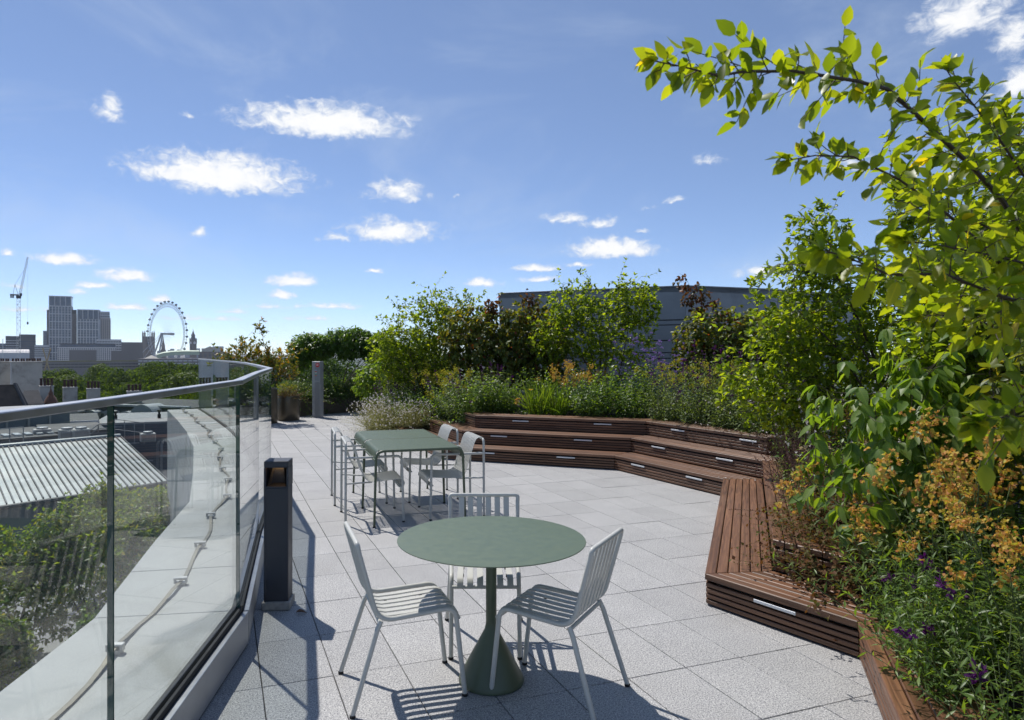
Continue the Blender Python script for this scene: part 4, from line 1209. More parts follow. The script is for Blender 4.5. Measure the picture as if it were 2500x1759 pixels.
# --- perennials: a few clump meshes of each kind, placed many times -----------------------------
M['lf_salvia'] = m_leaf('salvia leaf', [(.085, .13, .045), (.12, .175, .06), (.16, .21, .085)], .38, (2.8, 2.6, .7), .5, .35)
M['fl_purple'] = m_leaf('dark purple flower', [(.045, .006, .060), (.075, .010, .095), (.11, .02, .13)], .25, (1.6, 1.2, 1.6), .6, .2)
M['fl_lilac'] = m_leaf('lilac flower', [(.22, .14, .40), (.30, .20, .50), (.36, .26, .56)], .25, (1.3, 1.2, 1.3), .6, .2)
M['lf_bush'] = m_leaf('bush leaf', [(.06, .115, .026), (.09, .16, .036), (.14, .215, .05)], .40, (3.4, 3.0, .6), .42, .4)
M['lf_euph'] = m_leaf('spurge leaf', [(.075, .12, .04), (.10, .15, .045), (.13, .18, .04)], .36, (3.0, 2.7, .6), .5, .3)
M['fl_euph'] = m_leaf('spurge flower head', [(.42, .42, .08), (.52, .40, .09), (.54, .30, .09), (.48, .21, .09)], .35, (1.5, 1.4, .6), .6, .2)
M['fl_euphy'] = m_leaf('yellow spurge flower head', [(.30, .34, .03), (.40, .38, .05), (.42, .31, .05)], .35, (1.5, 1.5, .6), .6, .2)
M['lf_grass'] = m_leaf('strap leaf', [(.040, .085, .014), (.065, .12, .02), (.10, .15, .03)], .42, (3.4, 3.0, .6), .42, .4)
M['lf_iris'] = m_leaf('iris leaf', [(.08, .12, .05), (.11, .15, .065), (.15, .185, .08)], .34, (1.8, 1.8, .7), .45, .35)
M['fl_seed'] = m_leaf('papery seed head', [(.34, .27, .16), (.45, .38, .26), (.55, .48, .36)], .35, (1.3, 1.2, 1.0), .7, .2)
M['fl_white'] = m_leaf('white flower', [(.62, .56, .55), (.75, .72, .70)], .35, (1.1, 1.1, 1.1), .6, .2)
M['fl_yellow'] = m_leaf('yellow daylily flower', [(.75, .42, .02), (.85, .55, .04)], .35, (1.1, 1.1, 1.0), .5, .3)
M['lf_froth'] = m_leaf('fleabane foliage', [(.22, .24, .09), (.32, .32, .15), (.46, .44, .26)], .38, (1.6, 1.5, .8), .6, .2)
M['lf_dry'] = m_leaf('dried cranesbill leaf', [(.10, .045, .022), (.15, .07, .03), (.10, .09, .025), (.075, .10, .02)], .35, (1.7, 1.5, .7), .65, .2)
M['fl_brown'] = m_leaf('spent salvia spike', [(.075, .035, .042), (.11, .05, .055), (.15, .08, .075)], .28, (1.5, 1.2, 1.2), .7, .2)
def rnd_dirs(rng, n, tilt):
    a = rng.uniform(0, 2 * np.pi, n); e = np.abs(rng.normal(0, tilt, n))
    return np.stack([np.sin(e) * np.cos(a), np.sin(e) * np.sin(a), np.cos(e)], 1)
def stem_paths(rng, n, h, tilt, base_r, hv=.25, arch=.25):
    """(n,7,3) stem centre lines rising from a small foot"""
    d = rnd_dirs(rng, n, tilt); a = rng.uniform(0, 2 * np.pi, n); r = base_r * np.sqrt(rng.uniform(0, 1, n))
    foot = np.stack([r * np.cos(a), r * np.sin(a), np.zeros(n)], 1)
    d = unit(d + foot / max(base_r, 1e-3) * .25)
    L = h * rng.uniform(1 - hv, 1 + hv * .4, n); t = np.linspace(0, 1, 7)
    out = d * [1, 1, 0]
    P = foot[:, None] + d[:, None] * (L[:, None] * t)[..., None] + out[:, None] * (L[:, None] * t ** 2)[..., None] * arch
    P[:, :, 2] -= (np.linalg.norm(out, axis=1)[:, None] * L[:, None] * t ** 2) * arch * .5
    P += np.cumsum(rng.normal(0, .010, P.shape), axis=1) * (t[None, :, None]) * (L.mean() / .6)
    return P
def along(P, u):
    """points and tangents at parameters u (n,m) on paths (n,7,3)"""
    f = u * 6; i = np.minimum(5, f.astype(int)); w = (f - i)[..., None]; n = np.arange(len(P))[:, None]
    A, B = P[n, i], P[n, i + 1]
    return A * (1 - w) + B * w, unit(B - A)
def leaves_on(rng, P, per, u0, u1, ln, wd, kind='dia', out=.8, droop=.1, fold=.3, taper=.5):
    n = len(P); u = np.linspace(u0, u1, per)[None] + rng.uniform(-.02, .02, (n, per)); u = np.clip(u, 0, 1)
    C, T = along(P, u); a = (np.arange(per) * 2.4)[None] + rng.uniform(0, 6.28, (n, 1))
    s = unit(np.cross(T, [0.3, .2, 1.0])); v = np.cross(s, T)
    D = T * .55 + (s * np.cos(a)[..., None] + v * np.sin(a)[..., None]) * out + [0, 0, -droop]
    D = D + rng.normal(0, .15, D.shape)
    k = (1 - taper * u) * rng.uniform(.7, 1.15, u.shape)
    N = np.array([0, 0, 1.0]) + rng.normal(0, .45, D.shape) + T * .4
    V, F = leaf_arrays(C.reshape(-1, 3), D.reshape(-1, 3), N.reshape(-1, 3), (ln * k).ravel(), (wd * k).ravel(), kind, fold, .2)
    return V, F
def petals_at(rng, C, ln, wd, per, up=.0):
    """small bunches of petals at points C"""
    n = len(C); D = unit(rng.normal(0, 1, (n, per, 3)) + [0, 0, up]); N = rng.normal(0, 1, (n, per, 3))
    k = rng.uniform(.7, 1.2, n * per)
    return leaf_arrays(np.repeat(C, per, 0), D.reshape(-1, 3), N.reshape(-1, 3), ln * k, wd * k, 'flat', .2, .1)
def wires(P, r0, r1, n=3, sel=slice(None)):
    Q = P[:, sel]; m = Q.shape[1]; T = unit(np.gradient(Q, axis=1)); s = unit(np.cross(T, [.31, .17, 1.0])); v = np.cross(s, T)
    r = np.linspace(r0, r1, m)[None, :, None]; th = np.arange(n) * 2 * np.pi / n
    V = Q[:, :, None] + (s[:, :, None] * np.cos(th)[None, None, :, None] + v[:, :, None] * np.sin(th)[None, None, :, None]) * r[:, :, None]
    N = len(Q); idx = np.arange(N * m * n).reshape(N, m, n); nx = np.roll(idx, -1, axis=2)
    F = np.stack([idx[:, :-1], nx[:, :-1], nx[:, 1:], idx[:, 1:]], -1).reshape(-1, 4)
    return V.reshape(-1, 3), [F]
def blades(rng, n, h, w, tilt, arch, base_r):
    P = stem_paths(rng, n, h, tilt, base_r, .3, arch); T = unit(np.gradient(P, axis=1))
    a = rng.uniform(0, 6.28, n); sd = unit(np.cross(T, np.stack([np.cos(a), np.sin(a), np.full(n, .4)], 1)[:, None]))
    ww = (np.array([.55, .9, 1, .95, .8, .5, .04]) * w * .5)[None, :, None] * rng.uniform(.7, 1.1, (n, 1, 1))
    V = np.stack([P - sd * ww, P + sd * ww], 2); idx = np.arange(n * 14).reshape(n, 7, 2)
    F = np.stack([idx[:, :-1, 0], idx[:, :-1, 1], idx[:, 1:, 1], idx[:, 1:, 0]], -1).reshape(-1, 4)
    return V.reshape(-1, 3), [F]
def part_mesh(name, parts, mats):
    V, F, fm = merge(parts); return fast_mesh(name, V, F, [M[k] for k in mats], fm)
CL = {}
def clump(kind, var, parts):
    CL.setdefault(kind, []).append(parts)
for v in range(3):
    rng = np.random.default_rng(100 + v)
    # purple salvia
    P = stem_paths(rng, 80, .62, .38, .16, .35, .15)
    L = leaves_on(rng, P, 22, .12, .92, .054, .021, 'dia', .85, .0)
    sp = P[rng.permutation(80)[:13]]; C, _ = along(sp, np.clip(np.linspace(.80, 1.0, 9)[None] + rng.uniform(-.01, .01, (13, 9)), 0, 1)); C = C + [0, 0, .06] * np.linspace(0, 1, 9)[None, :, None]
    clump('salvia', v, [('foliage', part_mesh('foliage', [(*wires(P, .0025, .0012), 1), (*L, 0)], ['lf_salvia', 'stem'])),
                        ('flowers', part_mesh('flowers', [(*petals_at(rng, C.reshape(-1, 3) + rng.normal(0, .008, (117, 3)), .022, .013, 4), 0)], ['fl_purple']))])
    # leafy bush
    P = stem_paths(rng, 90, .50, .55, .14, .35, .2)
    clump('bush', v, [('foliage', part_mesh('foliage', [(*wires(P, .003, .0014), 1), (*leaves_on(rng, P, 18, .2, 1.0, .050, .030, 'dia', .85, .0, taper=.25), 0)], ['lf_bush', 'stem']))])
    # spurge with rusty heads, and a yellow variant
    for kk, mt in (('spurge', 'fl_euph'), ('yspurge', 'fl_euphy')):
        P = stem_paths(rng, 27, .68, .34, .13, .35, .12)
        L = leaves_on(rng, P, 34, .15, .88, .060, .012, 'dia', .9, .05, taper=.3)
        C, _ = along(P, np.full((27, 1), 1.0)); H = (C + rng.normal(0, .026, (27, 24, 3)) * [1, 1, 1.1] + [0, 0, .02]).reshape(-1, 3)
        clump(kk, v, [('foliage', part_mesh('foliage', [(*wires(P, .0035, .002), 1), (*L, 0)], ['lf_euph', 'stem'])),
                      ('flower_heads', part_mesh('flower_heads', [(*petals_at(rng, H, .0150, .0145, 5, .4), 0)], [mt]))])
    # strap-leaved daylily
    clump('grass', v, [('blades', part_mesh('blades', [(*blades(rng, 150, .55, .013, .42, .55, .12), 0)], ['lf_grass']))])
    # tall verbena
    P = stem_paths(rng, 9, 1.15, .16, .10, .3, .05)
    B = []
    for i in range(9):
        for j in range(4):
            p = P[i, 4 + (j % 3)]; e = p + rng.normal(0, .09, 3) * [1, 1, .3] + [0, 0, rng.uniform(.08, .22)]
            B.append(np.linspace(p, e, 7))
    B = np.array(B); H = np.concatenate([P[:, -1], B[:, -1]])
    H2 = (H[:, None] + rng.normal(0, .013, (len(H), 9, 3)) * [1, 1, .5]).reshape(-1, 3)
    clump('verbena', v, [('stems', part_mesh('stems', [(*wires(P, .003, .0018, 4), 0), (*wires(B, .0016, .001), 0), (*leaves_on(rng, P, 8, .05, .6, .08, .018, 'dia', .9, .3), 1)], ['stem', 'lf_bush'])),
                         ('flower_heads', part_mesh('flower_heads', [(*petals_at(rng, H2, .0135, .011, 6, .2), 0)], ['fl_lilac']))])
    # fleabane froth
    P = stem_paths(rng, 460, .36, .72, .17, .4, .3)
    C = P[:, -1]
    clump('froth', v, [('foliage', part_mesh('foliage', [(*wires(P, .0013, .0008), 0), (*leaves_on(rng, P, 13, .1, .95, .022, .006, 'flat', .9, .0, taper=.3), 0)], ['lf_froth'])),
                       ('flowers', part_mesh('flowers', [(*petals_at(rng, C, .013, .010, 5, .5), 0)], ['fl_white']))])
    # white gaura wands
    P = stem_paths(rng, 26, .85, .45, .10, .35, .35)
    u = np.linspace(.62, 1, 6)[None] + rng.uniform(-.02, .02, (26, 6)); C, _ = along(P, np.clip(u, 0, 1)); C = C.reshape(-1, 3); C = C[rng.uniform(0, 1, len(C)) < .6]
    clump('gaura', v, [('stems', part_mesh('stems', [(*wires(P, .002, .001), 0), (*leaves_on(rng, P, 12, .05, .6, .045, .010, 'dia', .9, .1), 1)], ['drystem', 'lf_salvia'])),
                       ('flowers', part_mesh('flowers', [(*petals_at(rng, C + rng.normal(0, .006, C.shape), .018, .011, 5, .1), 0)], ['fl_white']))])
    # iris with papery heads
    P = stem_paths(rng, 16, .72, .42, .10, .25, .15)
    C = P[:, -1][:, None] + rng.normal(0, .010, (16, 3, 3)) + np.array([[0, 0, -.02], [0, 0, 0], [0, 0, .02]])[None]
    clump('iris', v, [('blades', part_mesh('blades', [(*blades(rng, 46, .58, .030, .45, .35, .10), 0)], ['lf_iris'])),
                      ('stalks', part_mesh('stalks', [(*wires(P, .0035, .0025, 4), 0)], ['stem'])),
                      ('seed_heads', part_mesh('seed_heads', [(*petals_at(rng, C.reshape(-1, 3), .030, .016, 5, -.2), 0)], ['fl_seed']))])
    # dried cranesbill mat
    P = stem_paths(rng, 150, .30, .95, .20, .4, .35)
    clump('mat', v, [('foliage', part_mesh('foliage', [(*wires(P, .0013, .0009), 1), (*leaves_on(rng, P, 15, .15, 1.0, .030, .026, 'dia', .9, .1, taper=.2), 0)], ['lf_dry', 'drystem']))])
    # spent salvia spikes
    P = stem_paths(rng, 60, .50, .42, .13, .3, .2)
    C, _ = along(P, np.linspace(.45, 1, 16)[None].repeat(60, 0)); C = C.reshape(-1, 3)
    clump('spikes', v, [('spikes', part_mesh('spikes', [(*wires(P, .002, .0012), 1), (*petals_at(rng, C, .012, .008, 4, .2), 0)], ['fl_brown', 'drystem'])),
                        ('foliage', part_mesh('foliage', [(*leaves_on(rng, P, 9, .05, .45, .05, .02, 'dia', .9, .1), 0)], ['lf_salvia']))])
    # trailing leaves
    P = stem_paths(rng, 120, .40, .9, .22, .4, .8)
    clump('trail', v, [('foliage', part_mesh('foliage', [(*wires(P, .0018, .001), 1), (*leaves_on(rng, P, 18, .1, 1.0, .034, .028, 'dia', .9, .2, taper=.1), 0)], ['lf_ivy', 'stem']))])
    # penstemon with bells
    P = stem_paths(rng, 46, .62, .48, .14, .3, .25)
    C, _ = along(P[:2], np.linspace(.90, 1, 5)[None].repeat(2, 0))
    clump('penstemon', v, [('foliage', part_mesh('foliage', [(*wires(P, .003, .0016), 1), (*leaves_on(rng, P, 20, .1, .96, .078, .017, 'dia', .85, .05, taper=.3), 0)], ['lf_bush', 'stem'])),
                           ('flowers', part_mesh('flowers', [(*petals_at(rng, C.reshape(-1, 3) + rng.normal(0, .012, (10, 3)), .030, .016, 6, -.3), 0)], ['fl_purple']))])
KN = {'salvia': ('salvia', 'salvia'), 'bush': ('leafy_bush', 'bush'), 'spurge': ('spurge', 'spurge'), 'yspurge': ('spurge', 'spurge'), 'grass': ('daylily', 'daylily'), 'verbena': ('verbena', 'verbena'),
      'froth': ('fleabane', 'fleabane'), 'gaura': ('gaura', 'gaura'), 'iris': ('iris', 'iris'), 'mat': ('cranesbill', 'ground cover'), 'spikes': ('faded_salvia', 'salvia'), 'trail': ('trailing_plant', 'trailing plant'), 'penstemon': ('penstemon', 'penstemon')}
rp = random.Random(5)
def plant(kind, label, x, y, z, s=1.0, v=None, group=None, sz=None):
    nm, cat = KN[kind]
    parts = CL[kind][rp.randrange(3) if v is None else v]
    t = thing(nm, label, cat, (x, y, z), rp.uniform(0, 6.28), group)
    t.scale = (s, s, s * (sz or 1))
    for pn, me in parts:
        tag(obj(pn, me, t), kind='stuff')
    return t

# along the far left end of the seating
plant('froth', 'round pale fleabane at the left foot of the seating, beside the open paving', -2.02, 15.0, .02, 1.75, 0)
plant('froth', 'larger frothy fleabane spilling over the lowest left step', -1.66, 14.15, .12, 1.9, 1)
plant('froth', 'small frothy fleabane in front of the left end of the second step', -1.15, 13.5, .28, 1.3, 2)
plant('salvia', 'purple salvia at the far left end of the bed, leaning over the fleabane', -1.75, 15.5, .3, 1.35, 0)
plant('salvia', 'purple salvia above the pale fleabane, next to the yellow spurge', -1.30, 14.9, .3, 1.45, 1)
plant('yspurge', 'yellow spurge heads at the left end behind the fleabane', -1.15, 15.2, .35, 1.55, 0)
plant('yspurge', 'yellow spurge between the purple salvia and the serviceberry stems', -.72, 14.1, .35, 1.40, 1)
plant('bush', 'low green bush over the left end of the second step', -.98, 13.9, .35, 1.15, 0)
plant('grass', 'arching strap leaves beside the frothy fleabane', -1.28, 13.9, .3, 1.0, 0)
plant('bush', 'leafy bush under the left serviceberry', -.45, 13.3, .4, 1.25, 1)
plant('salvia', 'purple salvia at the left corner of the top step', -.25, 12.75, .45, 1.30, 2)
plant('bush', 'rounded bright bush at the left corner of the top step', .12, 12.6, .50, 1.65, 2)
plant('penstemon', 'lance-leaved clump hanging over the left corner of the top step', -.12, 12.35, .45, .95, 0)
plant('bush', 'second rounded bush along the top step, below the dark dogwood', .58, 12.5, .58, 1.15, 0)
plant('salvia', 'purple spires in front of the dark dogwood', .30, 12.95, .58, 1.35, 0)
plant('grass', 'daylily tuft with one yellow flower above the top step', 1.15, 12.25, .58, 1.25, 1)
plant('grass', 'dark strap-leaved tuft to the right of the yellow daylily flower', 1.50, 12.15, .58, 1.15, 2)
plant('spurge', 'rusty spurge left of the middle serviceberry stems', 1.72, 12.4, .58, 1.25, 0)
plant('spurge', 'rusty spurge among the stems of the middle serviceberry', 2.05, 12.6, .58, 1.10, 1)
plant('bush', 'wide green bush at the middle of the top step', 2.05, 11.75, .58, 1.55, 1)
plant('bush', 'dark bush tucked behind the bend of the top step', 2.62, 11.55, .58, 1.15, 2)
plant('bush', 'taller leafy bush behind the bend of the top step', 2.85, 12.1, .58, 1.85, 0)
plant('verbena', 'tall lilac verbena waving in front of the grey wall', 3.15, 12.2, .6, 1.12, 0)
plant('verbena', 'lilac verbena stems left of the rounded dogwood', 3.45, 11.9, .6, .98, 1)
plant('verbena', 'low lilac verbena by the middle serviceberry', 2.75, 12.4, .6, .72, 2)
plant('yspurge', 'yellow spurge in front of the verbena', 3.30, 11.6, .58, 1.25, 2)
plant('salvia', 'first purple salvia on the right of the bend of the top step', 3.05, 10.95, .58, 1.25, 1)
plant('salvia', 'second purple salvia along the right-hand top step', 3.40, 10.45, .58, 1.55, 2)
plant('salvia', 'third purple salvia along the right-hand top step', 3.62, 9.85, .58, 1.30, 0)
plant('salvia', 'purple salvia in the second row, below the rounded dogwood', 3.80, 10.8, .58, 1.85, 0)
plant('yspurge', 'yellow spurge heads between the purple salvias on the right', 3.75, 10.3, .58, 1.30, 0)
plant('salvia', 'fourth purple salvia along the right-hand top step, near the white gaura', 3.85, 9.3, .55, 1.60, 1)
plant('penstemon', 'lance-leaved clump behind the white gaura', 4.15, 9.6, .58, 1.35, 1)
plant('salvia', 'tall purple salvia beneath the leaning serviceberry', 4.35, 9.0, .55, 1.45, 2)
plant('bush', 'leafy bush in the shade of the leaning serviceberry', 4.30, 8.2, .50, 1.40, 1)
plant('gaura', 'white gaura wands leaning over the right end of the top step', 3.80, 8.35, .50, 1.10, 0)
plant('gaura', 'white gaura wands above the second step at the right', 3.72, 7.75, .42, 1.0, 1)
plant('gaura', 'white gaura beside the faded salvia spikes', 3.55, 7.2, .35, .95, 2)
plant('penstemon', 'green clump under the white gaura, behind the long bench', 3.78, 7.35, .30, 1.15, 2)
plant('spurge', 'rusty spurge under the leaning serviceberry stems', 3.85, 6.6, .30, 1.2, 2)
plant('spikes', 'faded purple-brown salvia spikes leaning over the long bench', 2.92, 6.05, .42, 1.05, 0)
plant('spikes', 'darker faded salvia at the near end of the upper bench tier', 2.68, 5.40, .42, 1.0, 1)
plant('spikes', 'faded salvia spikes behind the upper bench tier', 3.18, 6.7, .42, 1.10, 2)
plant('bush', 'green bush behind the faded salvia spikes', 3.55, 6.2, .30, 1.15, 2)
plant('iris', 'iris clump with papery seed heads and broad leaves', 3.05, 5.35, .30, 1.12, 0)
plant('iris', 'second iris clump with papery heads, nearer the ribbed-leaf shrub', 3.12, 4.95, .30, .98, 1)
plant('mat', 'brown dried cranesbill mat at the near end of the upper bench', 2.50, 4.82, .40, 1.15, 0)
plant('mat', 'dried cranesbill mat spilling onto the short step', 2.40, 4.40, .22, 1.25, 1)
plant('mat', 'greener cranesbill mat beside the short step', 2.58, 4.15, .26, 1.25, 2)
plant('iris', 'low strap leaves between the cranesbill and the rusty spurge', 2.72, 4.35, .28, .75, 2)
plant('spurge', 'largest rusty spurge with orange heads at the right edge', 2.58, 3.45, .28, 1.42, 0)
plant('spurge', 'rusty spurge behind the largest one, below the ribbed leaves', 2.92, 3.75, .28, 1.35, 1)
plant('spurge', 'smaller rusty spurge to the left of the largest one', 2.50, 3.95, .25, .85, 2)
plant('spurge', 'lower rusty spurge at the bottom right corner', 2.34, 2.74, .22, 1.1, 1)
plant('penstemon', 'lance-leaved penstemon with dark bells over the corner of the short step', 2.36, 3.72, .18, .95, 0)
plant('penstemon', 'penstemon with dark purple flowers between the rusty spurges', 2.42, 3.10, .25, 1.05, 1)
plant('penstemon', 'penstemon spilling over the nearest step at the bottom right', 2.12, 3.05, .18, .85, 2)
plant('penstemon', 'grey-green narrow-leaved clump at the very bottom right', 1.98, 2.45, .20, .90, 0)
plant('bush', 'leafy filler bush low at the right edge', 2.62, 2.85, .25, 1.2, 0)
plant('bush', 'dark bush in shadow beneath the ribbed-leaf shrub', 3.05, 4.1, .28, 1.25, 1)
# the single yellow flower
t = thing('daylily_flower', 'single yellow daylily flower on its stalk above the top step', 'flower', (1.02, 12.1, .58))
rng = np.random.default_rng(3)
obj('stalk', part_mesh('stalk', [(*wires(np.linspace([0, 0, 0], [-.02, -.05, .47], 7)[None], .003, .002, 4), 0)], ['stem']), t)
D6 = np.array([[math.cos(a), math.sin(a), .75] for a in np.arange(6) * 1.047]); P6_ = np.repeat([[-.02, -.05, .47]], 6, 0)
obj('petals', part_mesh('petals', [(*leaf_arrays(P6_, D6, np.array([[0, 0, 1.0]] * 6) - D6 * .2, np.full(6, .06), np.full(6, .03), 'oval', .3, .25), 0)], ['fl_yellow']), t)
# planters at the far end
plant('mat', 'low reddish plant filling the round bronze planter', -4.70, 17.47, .57, .95, 0)
plant('yspurge', 'yellow-green sprigs rising from the round bronze planter', -4.75, 17.5, .52, .55, 1)
for k, (x, y, lab) in enumerate(((-4.9, 18.75, 'trailing plant over the small box planter'), (-4.35, 19.25, 'trailing plant at the left end of the long trough, behind the post'), (-3.85, 19.75, 'trailing plant in the long trough just right of the post'),
                                 (-3.3, 20.2, 'trailing plant in the middle of the long trough'), (-2.75, 20.7, 'trailing plant at the right end of the long trough'))):
    plant('trail', lab, x, y, .40, 1.45, k % 3)
    o = plant('trail', lab.replace('trailing plant', 'upper layer of trailing leaves'), x + .12, y + .35, .52, 1.3, (k + 1) % 3)
plant('grass', 'spiky strap leaves beside the bare curved stems', -4.1, 19.6, .45, 1.1, 0)

plant('bush', 'tall leafy filler behind the third salvia of the right-hand top step', 4.35, 10.2, .58, 1.6, 0)
plant('bush', 'leafy filler below the leaning serviceberry, behind the white gaura', 4.25, 7.4, .4, 1.6, 1)
plant('bush', 'leafy filler at the back of the bed, right of the rounded dogwood', 5.0, 9.6, .58, 1.8, 2)
plant('bush', 'leafy filler between the left serviceberry and the dark dogwood', -.15, 13.6, .5, 1.6, 0)
plant('bush', 'leafy filler behind the daylily tufts', 1.25, 12.9, .58, 1.5, 1)
plant('bush', 'leafy filler behind the wide green bush', 2.2, 12.3, .58, 1.35, 2)
plant('yspurge', 'yellow spurge at the foot of the left serviceberry', -.25, 13.1, .45, 1.2, 2)
plant('salvia', 'purple salvia between the two yellow spurges at the left end', -.95, 14.6, .35, 1.4, 2)
plant('bush', 'leafy green mound behind the fleabane at the left end', -1.35, 14.6, .3, 1.35, 0)
plant('penstemon', 'bright green lance-leaved clump in front of the largest rusty spurge', 2.22, 3.35, .20, 1.0, 2)
plant('penstemon', 'bright lance-leaved clump at the right edge below the rusty spurges', 2.45, 2.60, .25, 1.15, 1)
plant('gaura', 'thin gaura wands above the faded salvia', 3.35, 6.2, .35, 1.15, 0)
# one brown leaf by the bollard, as in the picture
t = thing('fallen_leaf', 'single brown dried leaf on the paving beside the bollard', 'leaf', (-1.16, 4.50, .012))
V, F = leaf_arrays(np.zeros((1, 3)), np.array([[1.0, .3, .15]]), np.array([[.2, 0, 1.0]]), [.07], [.04], 'oval', .7, .3); V, F, fm_ = merge([(V, F, 0)])
M['deadleaf'] = simple('brown dead leaf', (.14, .07, .035), .8); obj('blade', fast_mesh('blade', V, F, M['deadleaf']), t)

plant('mat', 'reddish cranesbill mat lying on the boards of the upper bench tier', 2.78, 5.15, .41, 1.1, 1)
plant('mat', 'small brown cranesbill tuft at the back corner of the short step', 2.28, 4.72, .22, .75, 2)
plant('bush', 'leafy green mound behind the cranesbill on the upper bench', 2.98, 5.55, .35, 1.2, 0)
plant('spikes', 'faded salvia leaning over the far end of the long bench', 3.38, 7.15, .42, 1.0, 1)

# ================================================================== BEYOND THE GLASS
GZ = -35.0
HAZE = .00006
M['lead'] = simple('zinc sheet', (.36, .385, .39), .46, .35, .08, 1.2, dirt=(.26, .28, .28, .6), dscale=.5)
M['seam'] = simple('shade-toned zinc seam', (.075, .08, .085), .5, .3)  # much darker than the sheet: shadow along the seams put into the colour
M['asphalt'] = simple('grey roof felt', (.13, .132, .13), .9, 0, .2, 1.0, dirt=(.22, .22, .21, .6), dscale=.35)
M['palefelt'] = simple('pale roof membrane', (.34, .35, .35), .85, 0, .12, .8, dirt=(.2, .2, .2, .6), dscale=.3)
M['slate'] = m_tiles('slate courses', (.055, .056, .062), (.085, .085, .09), 2.0, 3.2)
M['browntile'] = m_tiles('brown tile courses', (.070, .055, .044), (.11, .085, .065), 2.0, 4.0)
M['render'] = simple('weathered white render', (.42, .40, .36), .9, 0, .12, 1.5, dirt=(.16, .15, .135, .75), dscale=.9)
M['portland'] = simple('pale stone', (.44, .42, .37), .85, 0, .1, 1.0, dirt=(.22, .21, .19, .6), dscale=.5)
M['pots'] = simple('dark clay pots', (.060, .032, .026), .85, 0, .2, 3)
M['copper'] = simple('rusty turret tiles', (.13, .062, .036), .7, 0, .2, 2)
M['pane'] = simple('window glass', (.030, .038, .048), .12, 0, .2, .4, spec=.6)
M['paneblue'] = simple('blue tower glass', (.026, .055, .105), .15, 0, .25, .08, spec=.6)
M['frame'] = simple('white window frame', (.55, .55, .52), .6)
M['enclosure'] = simple('blue grey enclosure', (.115, .14, .165), .5, .1, .08, .8)
M['acunit'] = simple('pale machinery case', (.42, .42, .40), .6, .1, .08, 2, dirt=(.2, .2, .19, .5))
M['galv'] = simple('galvanised tube', (.30, .31, .32), .45, .6)
M['paving2'] = simple('lower terrace paving', (.24, .24, .245), .85, 0, .18, 5, dirt=(.13, .13, .13, .5), dscale=.8)
M['ground'] = simple('city ground', (.10, .10, .095), .95, 0, .2, .02)
M['concrete_far'] = simple('board-marked concrete', (.20, .185, .18), .9, 0, .06, .05)
M['tower_pale'] = simple('pale tower frame', (.52, .53, .55), .7, 0, .04, .05)
M['tower_dark'] = simple('dark tower wall', (.045, .05, .06), .6, 0, .08, .05)
M['shell'] = simple('warm stone tower', (.46, .41, .385), .8, 0, .04, .05)
M['white_far'] = simple('white stone block', (.66, .63, .62), .8, 0, .04, .05)
M['dark_far'] = simple('dark office block', (.055, .062, .075), .5, 0, .1, .05)
M['gothic'] = simple('brown gothic stone', (.135, .105, .085), .85, 0, .1, .1)
M['gothicroof'] = simple('dark iron roof', (.075, .075, .08), .6, 0, .1, .1)
M['greenroof'] = simple('pale green copper roof', (.45, .52, .38), .6, 0, .05, .05)
M['grassroof'] = simple('planted roof edge', (.20, .19, .08), .9, 0, .2, .2)
M['wheel'] = simple('white wheel steel', (.36, .38, .41), .4, .1, .03, .05)
M['capsule'] = simple('glass capsule', (.10, .13, .15), .15, .2, .1, .1, spec=.7)
M['crane'] = simple('white crane lattice', (.62, .62, .60), .5)
M['timber_far'] = simple('tan boom', (.42, .31, .18), .7)
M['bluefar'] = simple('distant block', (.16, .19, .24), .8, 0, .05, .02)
M['lf_plane'] = m_leaf('plane tree leaf', [(.020, .044, .008), (.034, .066, .011), (.052, .090, .014), (.075, .118, .018)], .35, (3.0, 2.7, .5), .75, .08)
M['lf_lime'] = m_leaf('lime tree leaf', [(.050, .09, .012), (.075, .12, .016), (.10, .145, .02)], .30, (1.9, 1.8, .5), .55, .25)

m = MB(); m.box((0, 6000, GZ - .5), (24000, 16000, 1.0)); tag(m.build('ground', M['ground']), kind='structure')

# ---- lower terrace and its planting ------------------------------------------------------
LZ = -4.5
m = MB(); m.prism([(-1.5, -2), (-1.9, 4), (-2.5, 7.0), (-3.7, 10.2), (-7.0, 16.4), (-9.2, 21.5), (-11.0, 24.0), (-24, 12), (-24, -2)], LZ - .5, LZ)
tag(m.build('lower_terrace', M['paving2']), kind='structure')
def rail_fence(label, pts, h=1.05, posts=1.6):
    t = thing('guard_rail', label, 'railing', tuple(pts[0])); b = Vector(pts[0]); P = [Vector(p) - b for p in pts]
    for i in range(len(P) - 1):
        L = (P[i + 1] - P[i]).length; n = max(1, round(L / posts))
        for k in range(n + 1):
            q = P[i].lerp(P[i + 1], k / n); m = MB(); m.tube([q, q + Vector((0, 0, h))], .022, 6); m.build('post', M['galv'], t)
        for z in (h, h * .52):
            m = MB(); m.tube([P[i] + Vector((0, 0, z)), P[i + 1] + Vector((0, 0, z))], .020, 6); m.build('rail', M['galv'], t)
    return t
